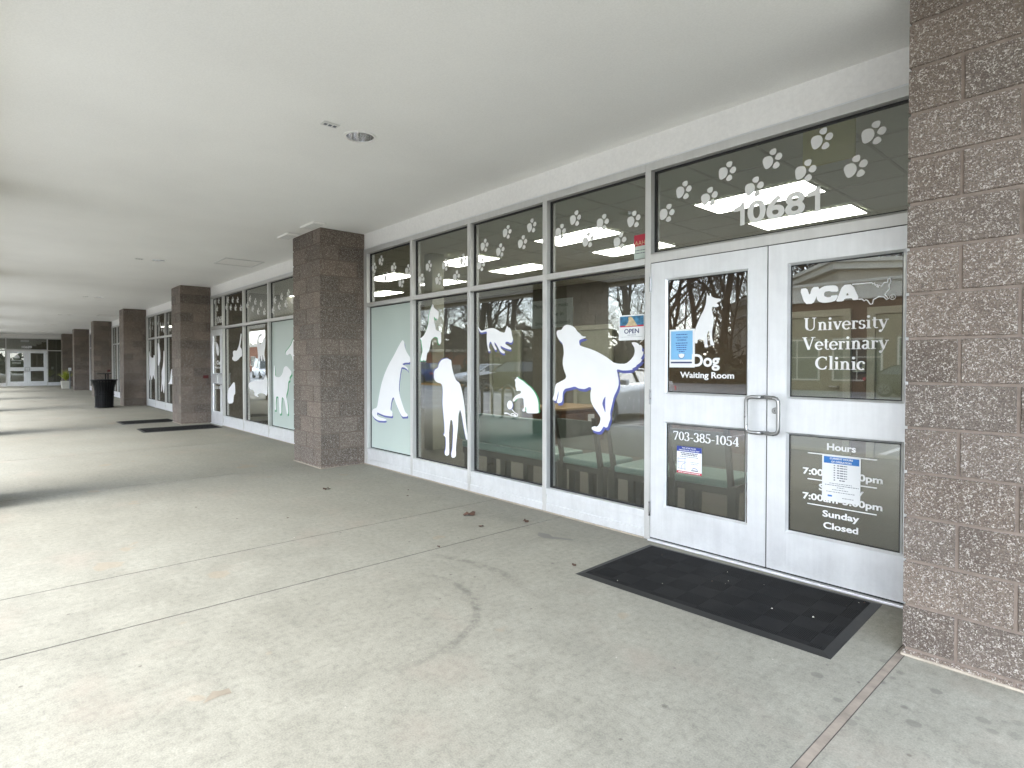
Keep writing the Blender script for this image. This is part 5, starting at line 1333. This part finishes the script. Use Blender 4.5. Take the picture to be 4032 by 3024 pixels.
# ---------------------------------------------------------------- seen only in the glass: parking lot
def bike_rack(x0, y):
    t = thing('bike_rack', 'grey wave shaped bike rack mirrored in the cat window', 'bike rack', (x0 + 1.3, y, -0.15))
    pts = []; zt, zb, r = 0.60, 0.14, 0.20
    n = 9
    x = x0
    pts.append((x, y, -0.15)); pts.append((x, y, zt))
    top = True
    for k in range(5):
        for q in range(1, n + 1):
            a = math.pi * q / n
            cx_ = x + r
            pts.append((cx_ - r * math.cos(a), y, (zt + r * math.sin(a)) if top else (zb - r * math.sin(a) * 0.9)))
        x += 2 * r
        pts.append((x, y, zb if top else zt))
        top = not top
    pts.append((x, y, -0.15))
    MB().tube(pts, 0.036, M['galv'], 10).build('wave_tube', t, smooth=True)
    for xx in (x0, x): MB().lathe([(0.0005, 0.012), (0.09, 0.012), (0.09, 0.0)], (xx, y, 0.0 if y > -6 else -0.15), M['galv'], 16).build('base_plate', t)
bike_rack(-9.9, -5.62)

def car(paint, loc, rot, lab, L=4.7, W=1.84, hood=0.92, roof=1.45, suv=False):
    t = thing('parked_car', lab, 'car', loc, 'cars mirrored in the shop glass', rotz=R(rot), local=True)
    h2 = W / 2
    # lower body: stations along the length (x forward), each an outline across the car
    st = [(-L / 2, 0.42, 0.80, .80), (-L / 2 + .12, 0.30, 0.98, .93), (-L / 2 + .55, 0.24, 1.02, .99), (-0.4, 0.22, 1.00, 1.0), (0.75, 0.22, 0.98, 1.0), (L / 2 - 1.0, 0.23, hood, .99), (L / 2 - .35, 0.26, hood - .10, .95), (L / 2 - .06, 0.32, hood - .24, .86), (L / 2, 0.40, hood - .34, .76)]
    if suv: st[0] = (-L / 2, 0.42, 1.0, .86); st[1] = (-L / 2 + .10, 0.32, 1.10, .95); st[2] = (-L / 2 + .5, .26, 1.10, .99); st[3] = (-.4, .25, 1.08, 1.0); st[4] = (.75, .25, 1.06, 1.0)
    mb = MB(); rings = []
    for x, z0, z1, k in st:
        w = h2 * k
        rings.append([(x, -w * .93, z0), (x, w * .93, z0), (x, w, z0 + (z1 - z0) * .35), (x, w * .985, z0 + (z1 - z0) * .75), (x, w * .90, z1), (x, 0, z1 + .02), (x, -w * .90, z1), (x, -w * .985, z0 + (z1 - z0) * .75), (x, -w, z0 + (z1 - z0) * .35)])
    n = 9; vs = [p for r in rings for p in r]
    fs = [(i * n + k, (i + 1) * n + k, (i + 1) * n + (k + 1) % n, i * n + (k + 1) % n) for i in range(len(rings) - 1) for k in range(n)]
    fs += [tuple(range(n)), tuple(reversed(range((len(rings) - 1) * n, len(rings) * n)))]
    mb.add(vs, fs, paint)
    body = mb.build('body', t, smooth=True, bevel=0.01)
    # cabin
    bz = 0.98 if not suv else 1.07
    if suv: cab = [(-L / 2 + .12, .80), (-L / 2 + .32, .70), (-L / 2 + .75, .68), (0.35, .68), (1.25, .78)]; zz = [bz, roof - .06, roof, roof - .02, bz - .03]
    else: cab = [(-L / 2 + .45, .74), (-L / 2 + 1.15, .62), (-0.25, .60), (0.25, .62), (1.25, .76)]; zz = [bz, roof - .06, roof, roof - .03, bz - .04]
    mb = MB(); rings = []
    for (x, w), z in zip(cab, zz):
        rings.append([(x, -h2 * (.86 if z < bz + .05 else w), z), (x, h2 * (.86 if z < bz + .05 else w), z)])
    low = [(x, z) for (x, w), z in zip(cab, zz)]
    for s_ in (-1, 1):
        top = [(cab[i][0], s_ * h2 * (.86 if i in (0, 4) else cab[i][1]), zz[i]) for i in range(5)]
        mb.add(top, [(0, 1, 2, 3, 4) if s_ > 0 else (4, 3, 2, 1, 0)], M['dark_glass'])
    for i in (0, 3): mb.add([rings[i][0], rings[i][1], rings[i + 1][1], rings[i + 1][0]], [(0, 1, 2, 3)], M['dark_glass'])
    mb.build('side_glass', t)
    mb = MB()
    for i in (1, 2): mb.add([(p[0], p[1] * 1.02, p[2] + .012) for p in (rings[i][0], rings[i][1], rings[i + 1][1], rings[i + 1][0])], [(0, 1, 2, 3)], paint)
    for s_ in (-1, 1):
        prev = None
        for i in range(5):
            pass
        P_ = [(cab[i][0], s_ * h2 * ((.86 if i in (0, 4) else cab[i][1]) + .012), zz[i] + .004) for i in range(5)]
        mb.tube(P_, 0.035, paint, 6)
        xm = -0.15
        mb.tube([(xm, s_ * h2 * .865, bz), (xm - .05, s_ * h2 * .625 + s_ * .02, roof - .03)], 0.03, M['gasket'], 6)
        mb.tube([(cab[0][0] + .2, s_ * h2 * .875, bz + .005), (1.1, s_ * h2 * .875, bz - .02)], 0.012, M['chrome'], 6)
    mb.build('roof', t, smooth=True)
    for s_ in (-1, 1):
        for xw in (-L / 2 + .92, L / 2 - .95):
            r = .335 if not suv else .37
            wb = MB()
            def ringpts(rad, yy, nn=24): return [(xw + rad * math.cos(2 * math.pi * k / nn), yy, r + rad * math.sin(2 * math.pi * k / nn)) for k in range(nn)]
            prof = [(r * .62, s_ * (h2 - .20)), (r * .96, s_ * (h2 - .20)), (r, s_ * (h2 - .16)), (r, s_ * (h2 - .02)), (r * .95, s_ * (h2 + .012)), (r * .66, s_ * (h2 + .015))]
            vs = []
            for rad, yy in prof: vs += ringpts(rad, yy)
            wb.add(vs, [(i * 24 + k, i * 24 + (k + 1) % 24, (i + 1) * 24 + (k + 1) % 24, (i + 1) * 24 + k) for i in range(5) for k in range(24)], M['tyre'])
            w_ = wb.build('wheel', t, smooth=True)
            rb = MB(); vs = ringpts(r * .66, s_ * (h2 + .012)) + ringpts(r * .58, s_ * (h2 - .01)) + ringpts(.05, s_ * (h2 + .002))
            rb.add(vs, [(i * 24 + k, i * 24 + (k + 1) % 24, (i + 1) * 24 + (k + 1) % 24, (i + 1) * 24 + k) for i in range(1) for k in range(24)] + [(24 + k, 24 + (k + 1) % 24, 48 + (k + 1) % 24, 48 + k) for k in range(24) if k % 4 < 2], M['galv'])
            rb.build('rim', w_)
        MB().box(L / 2 - .30, L / 2 - .05, s_ * h2 * .78 - .14, s_ * h2 * .78 + .14, hood - .29, hood - .17, M['paper']).build('headlight', t, bevel=0.03)
        MB().box(-L / 2 - .005, -L / 2 + .14, s_ * h2 * .76 - .15, s_ * h2 * .76 + .15, .72, .86, M['red']).build('tail_light', t, bevel=0.03)
        MB().box(.85, 1.02, s_ * (h2 + .10) - .09, s_ * (h2 + .10) + .09, bz - .02, bz + .12, paint).build('mirror', t, bevel=0.03)
    return t
car(M['car_silver'], (-7.45, -8.75, -0.15), 84, 'silver coupe mirrored beside the leaping dog film', roof=1.36)
car(M['car_black'], (-20.4, -17.4, -0.15), 152, 'black estate car mirrored above the bike rack', L=4.9, roof=1.62, suv=True)
car(M['car_blue'], (-33.6, -20.0, -0.15), 175, 'blue hatchback mirrored beside the standing dog film', L=4.4, roof=1.5, suv=True)
car(M['car_white'], (-28.0, -21.8, -0.15), 100, 'white car mirrored beyond the blue one')
car(M['car_white'], (-58.5, -17.5, -0.15), 8, 'white van mirrored low in the second shopfront', L=5.2, roof=2.0, suv=True)
car(M['car_black'], (-4.2, -27.0, -0.15), 5, 'black saloon parked across the lot, mirrored faintly in the clinic door')

# buildings across the lot
def far_building(name, lab, x0, x1, y0, y1, h, wall, bands, wins, loc_rot=None):
    loc, rot = loc_rot if loc_rot else (((x0 + x1) / 2, y1, -0.15), 0)
    t = thing(name, lab, 'building', loc, rotz=R(rot), local=bool(loc_rot))
    MB().box(x0, x1, y0, y1, -0.2, h, wall).build('wall', t)
    for k, (za, zb, pr_) in enumerate(bands):
        MB().box(x0 - pr_, x1 + pr_, y0 - pr_, y1 + pr_, za, zb, M['bldg_trim']).build('cornice', t)
    for (xa, xb, za, zb) in wins:
        w = MB().box(xa, xb, y1 + 0.01, y1 + 0.05, za, zb, M['dark_glass']).build('window', t)
        f = MB()
        for a in ((xa - .08, xa, za - .08, zb + .08), (xb, xb + .08, za - .08, zb + .08), (xa, xb, zb, zb + .08), (xa, xb, za - .08, za)):
            f.box(a[0], a[1], y1 + 0.005, y1 + 0.10, a[2], a[3], M['bldg_trim'])
        n = max(1, int((xb - xa) / 0.9))
        for q in range(1, n): f.box(xa + (xb - xa) * q / n - .025, xa + (xb - xa) * q / n + .025, y1 + 0.04, y1 + 0.08, za, zb, M['bldg_trim'])
        f.box(xa, xb, y1 + 0.045, y1 + 0.075, za + (zb - za) * .55, za + (zb - za) * .55 + .05, M['bldg_trim'])
        f.build('window_frame', w)
    return t
far_building('shop_building', 'brown brick shop across the parking lot, mirrored in the right door', -13.0, 10, -46, -30.5, 4.7, M['bldg_brown'],
             [(4.70, 5.55, 0.35), (5.55, 5.70, 0.5)], [(x, x + 2.2, 0.5, 2.6) for x in (-12.2, -9.2, -6.2, -3.2, -0.2, 2.8, 5.8)])
# pale wing standing at an angle, its front towards the far end of the walkway
pw = far_building('pale_building', 'pale building with stepped cornice, pilasters and tall windows, mirrored in the left door', -26.0, 0.0, -14.0, 0.0, 6.6, M['bldg_pale'],
             [(4.55, 4.75, 0.15), (5.6, 5.8, 0.25), (6.6, 6.95, 0.40), (6.95, 7.15, 0.6)], [(x, x + 1.5, 0.7, 3.9) for x in (-25, -22, -19, -16, -13, -10, -7, -4)], ((-9.2, -31.0, -0.15), 51))
for k in range(9):
    x = -26.0 + 3.0 * k + 0.3
    MB().box(x - 0.75, x + 0.05 - 0.3, 0.02, 0.40, 0.0, 4.55, M['bldg_trim']).build('pilaster', pw)
far_building('brick_building', 'red brick house mirrored beyond the blue car', -59, -52.5, -46, -34, 2.7, M['brick'], [(2.7, 3.0, 0.3)], [(-58.5, -57, 0.9, 2.2), (-55, -53.5, 0.9, 2.2)])
far_building('brick_building', 'long red brick building mirrored in the second shopfront behind the cat films', -122, -92, -50, -33, 4.4, M['brick'], [(4.4, 4.8, 0.3)], [(x, x + 2.4, 1, 2.6) for x in (-120, -115, -110, -105, -100, -96)])
# picket fence
fence = thing('picket_fence', 'weathered picket fence mirrored between the blue and black cars', 'fence', (-42, -24, -0.15))
mb = MB()
for k in range(64):
    x = -48 + 0.22 * k
    mb.box(x, x + 0.13, -24.03, -24.0, -0.1, 1.25, M['wood_fence'])
mb.build('picket_boards', fence)
MB().box(-48, -33.9, -24.08, -24.03, 0.3, 0.4, M['wood_fence']).box(-48, -33.9, -24.08, -24.03, 0.95, 1.05, M['wood_fence']).build('fence_rail', fence)
ps = thing('pole_sign', 'small pale sign on a post mirrored above the standing dog film', 'sign', (-38, -22.5, -0.15))
MB().tube([(-38, -22.5, -0.15), (-38, -22.5, 2.9)], 0.04, M['galv'], 8).build('post', ps)
MB().box(-38.35, -37.65, -22.46, -22.43, 1.9, 2.9, M['bldg_trim']).build('sign_panel', ps)

# ---------------------------------------------------------------- bare winter trees
def make_tree(seed, height, spread, rad, lean=0.0, first=0.30):
    r = random.Random(seed)
    trunk = MB(); br = MB()
    def grow(mb, p, d, length, rad_, depth, segs):
        pts = [p]; rr = [rad_]
        cur = Vector(p); dv = Vector(d).normalized()
        for k in range(segs):
            j = 0.10 if depth == 0 else 0.24
            dv = (dv + Vector((r.uniform(-j, j), r.uniform(-j, j), r.uniform(-j * .5, j * .9)))).normalized()
            cur = cur + dv * (length / segs)
            pts.append(tuple(cur)); rr.append(max(0.006, rad_ * (1 - 0.80 * (k + 1) / segs)))
        mb.tube(pts, rr, M['bark'], 7 if depth == 0 else (5 if depth == 1 else 3), cap=False)
        return pts, rr
    def rec(p, d, length, rad_, depth):
        mb = trunk if depth == 0 else br
        segs = (9, 6, 4, 3, 2)[depth]
        pts, rr = grow(mb, p, d, length, rad_, depth, segs)
        if depth >= 4: return
        cnt = (15, 8, 6, 4)[depth]
        for k in range(cnt):
            u = (first if depth == 0 else 0.15) + (1 - first if depth == 0 else 0.85) * (k + r.random()) / cnt
            i = min(int(u * segs), segs - 1); f = u * segs - i
            a = Vector(pts[i]); b = Vector(pts[i + 1]); q = a.lerp(b, f)
            ax = (b - a).normalized()
            side = Vector((r.uniform(-1, 1), r.uniform(-1, 1), r.uniform(-.2, .5)))
            side = (side - ax * side.dot(ax)).normalized()
            dn = (ax * r.uniform(.35, .85) + side * r.uniform(.6, 1.0) * spread).normalized()
            ra = rr[i] * r.uniform(.38, .62)
            ln_ = length * (0.44 if depth == 0 else 0.50) * r.uniform(.7, 1.15) * (1.15 - 0.45 * u)
            rec(tuple(q), dn, ln_, max(ra, 0.008), depth + 1)
    rec((0, 0, 0), (lean, 0, 1), height, rad, 0)
    return trunk, br
protos = []
for k, (seed, h, sp, rad, lean, first) in enumerate([(1, 16, 1.0, .30, .03, .16), (2, 19, .8, .27, -.04, .22), (3, 11, 1.0, .13, .06, .07), (4, 9, .8, .09, -.05, .06), (5, 20, .75, .36, 0.0, .2)]):
    tk, br = make_tree(seed, h, sp, rad, lean, first)
    t = thing('bare_tree', 'bare winter tree mirrored in the shop glass beyond the parking lot', 'tree', (0, 0, -0.12), 'bare trees beyond the parking lot', local=True)
    tk.build('trunk', t, smooth=True); br.build('branches', t)
    protos.append(t)
tr_ = random.Random(21)
spots = [(-42.3, -33), (-36.5, -31.5), (-39.0, -30), (-31.5, -30), (-34.0, -34)]
big = [(-30.6, -40), (-22.6, -31), (-27.5, -44), (-48, -38), (-54, -42), (-17.6, -52), (-11, -50), (-8, -54), (-5, -52), (-1.5, -56), (2.5, -51), (-22, -55), (-33, -52), (-40, -48), (-60, -50), (-14, -58), (6.5, -56), (-25, -48), (-29, -58), (-20, -60), (-34, -60), (-17, -66), (-24, -70), (-31, -68), (-76, -52), (-88, -56), (-104, -60), (-70, -60), (-120, -62)]
small = [(-29.5, -33), (-33.2, -36.5), (-36, -38), (-44.5, -35), (-46.5, -40), (-26.0, -36), (-24.0, -40), (-28.5, -29), (-50, -34), (-38.5, -42), (-20, -50), (-16, -47.5), (-12.5, -48), (-9.5, -49), (-6.5, -48), (-3, -49), (0, -50), (4, -50), (-43, -44), (-57, -37), (-31, -47), (-25, -50), (-28, -52), (-21, -55), (-23, -46), (-18, -53), (-64, -42), (-80, -50), (-95, -54)]
todo = [(p, None) for p in spots] + [(p, (0, 1, 4)[i % 3]) for i, p in enumerate(big)] + [(p, (2, 3)[i % 2]) for i, p in enumerate(small)]
for i, ((x, y), kind) in enumerate(todo):
    o = protos[i] if kind is None else copy_tree(protos[kind])
    s = 0.85 + 0.4 * tr_.random()
    o.location = (x, y, -0.12); o.rotation_euler = (0, 0, tr_.random() * 6.28); o.scale = (s, s, s)
# brush and evergreen undergrowth along the wood's edge
def foliage_mass(name, m, x0, x1, y0, y1, h, count, size, seed):
    r = random.Random(seed); mb = MB()
    for k in range(count):
        x = r.uniform(x0, x1); y = r.uniform(y0, y1)
        top = h * (0.55 + 0.45 * math.sin(x * 0.55 + seed) * math.sin(x * 0.21)) * r.uniform(.7, 1.1)
        z = r.random() ** 1.2 * max(top, 0.8) - 0.1
        s = size * r.uniform(.5, 1.3)
        a = Vector((r.uniform(-1, 1), r.uniform(-1, 1), r.uniform(-.6, 1))).normalized() * s
        b = Vector((r.uniform(-1, 1), r.uniform(-1, 1), r.uniform(-1, 1))).normalized() * s * .5
        c = Vector((x, y, z))
        mb.add([c - a, c + b, c + a, c - b], [(0, 1, 2, 3)], m)
    return tag(mb.build(name), kind='stuff')
foliage_mass('woodland_brush', M['brush'], -110, 25, -62, -47, 3.6, 9000, 0.75, 1)
foliage_mass('evergreen_undergrowth', M['evergreen'], -75, -18, -46, -36, 3.6, 9000, 0.55, 2)
foliage_mass('far_woods', M['brush'], -330, -70, -125, -66, 13.0, 5000, 2.6, 3)
foliage_mass('evergreen_woods', M['evergreen'], -300, -75, -110, -62, 9.0, 3500, 2.0, 4)
foliage_mass('sky_block_hedge', M['evergreen'], 42, 50, -45, 14, 6.0, 2600, 1.2, 6)  # unseen hedge added to darken the sky mirrored in the end glass
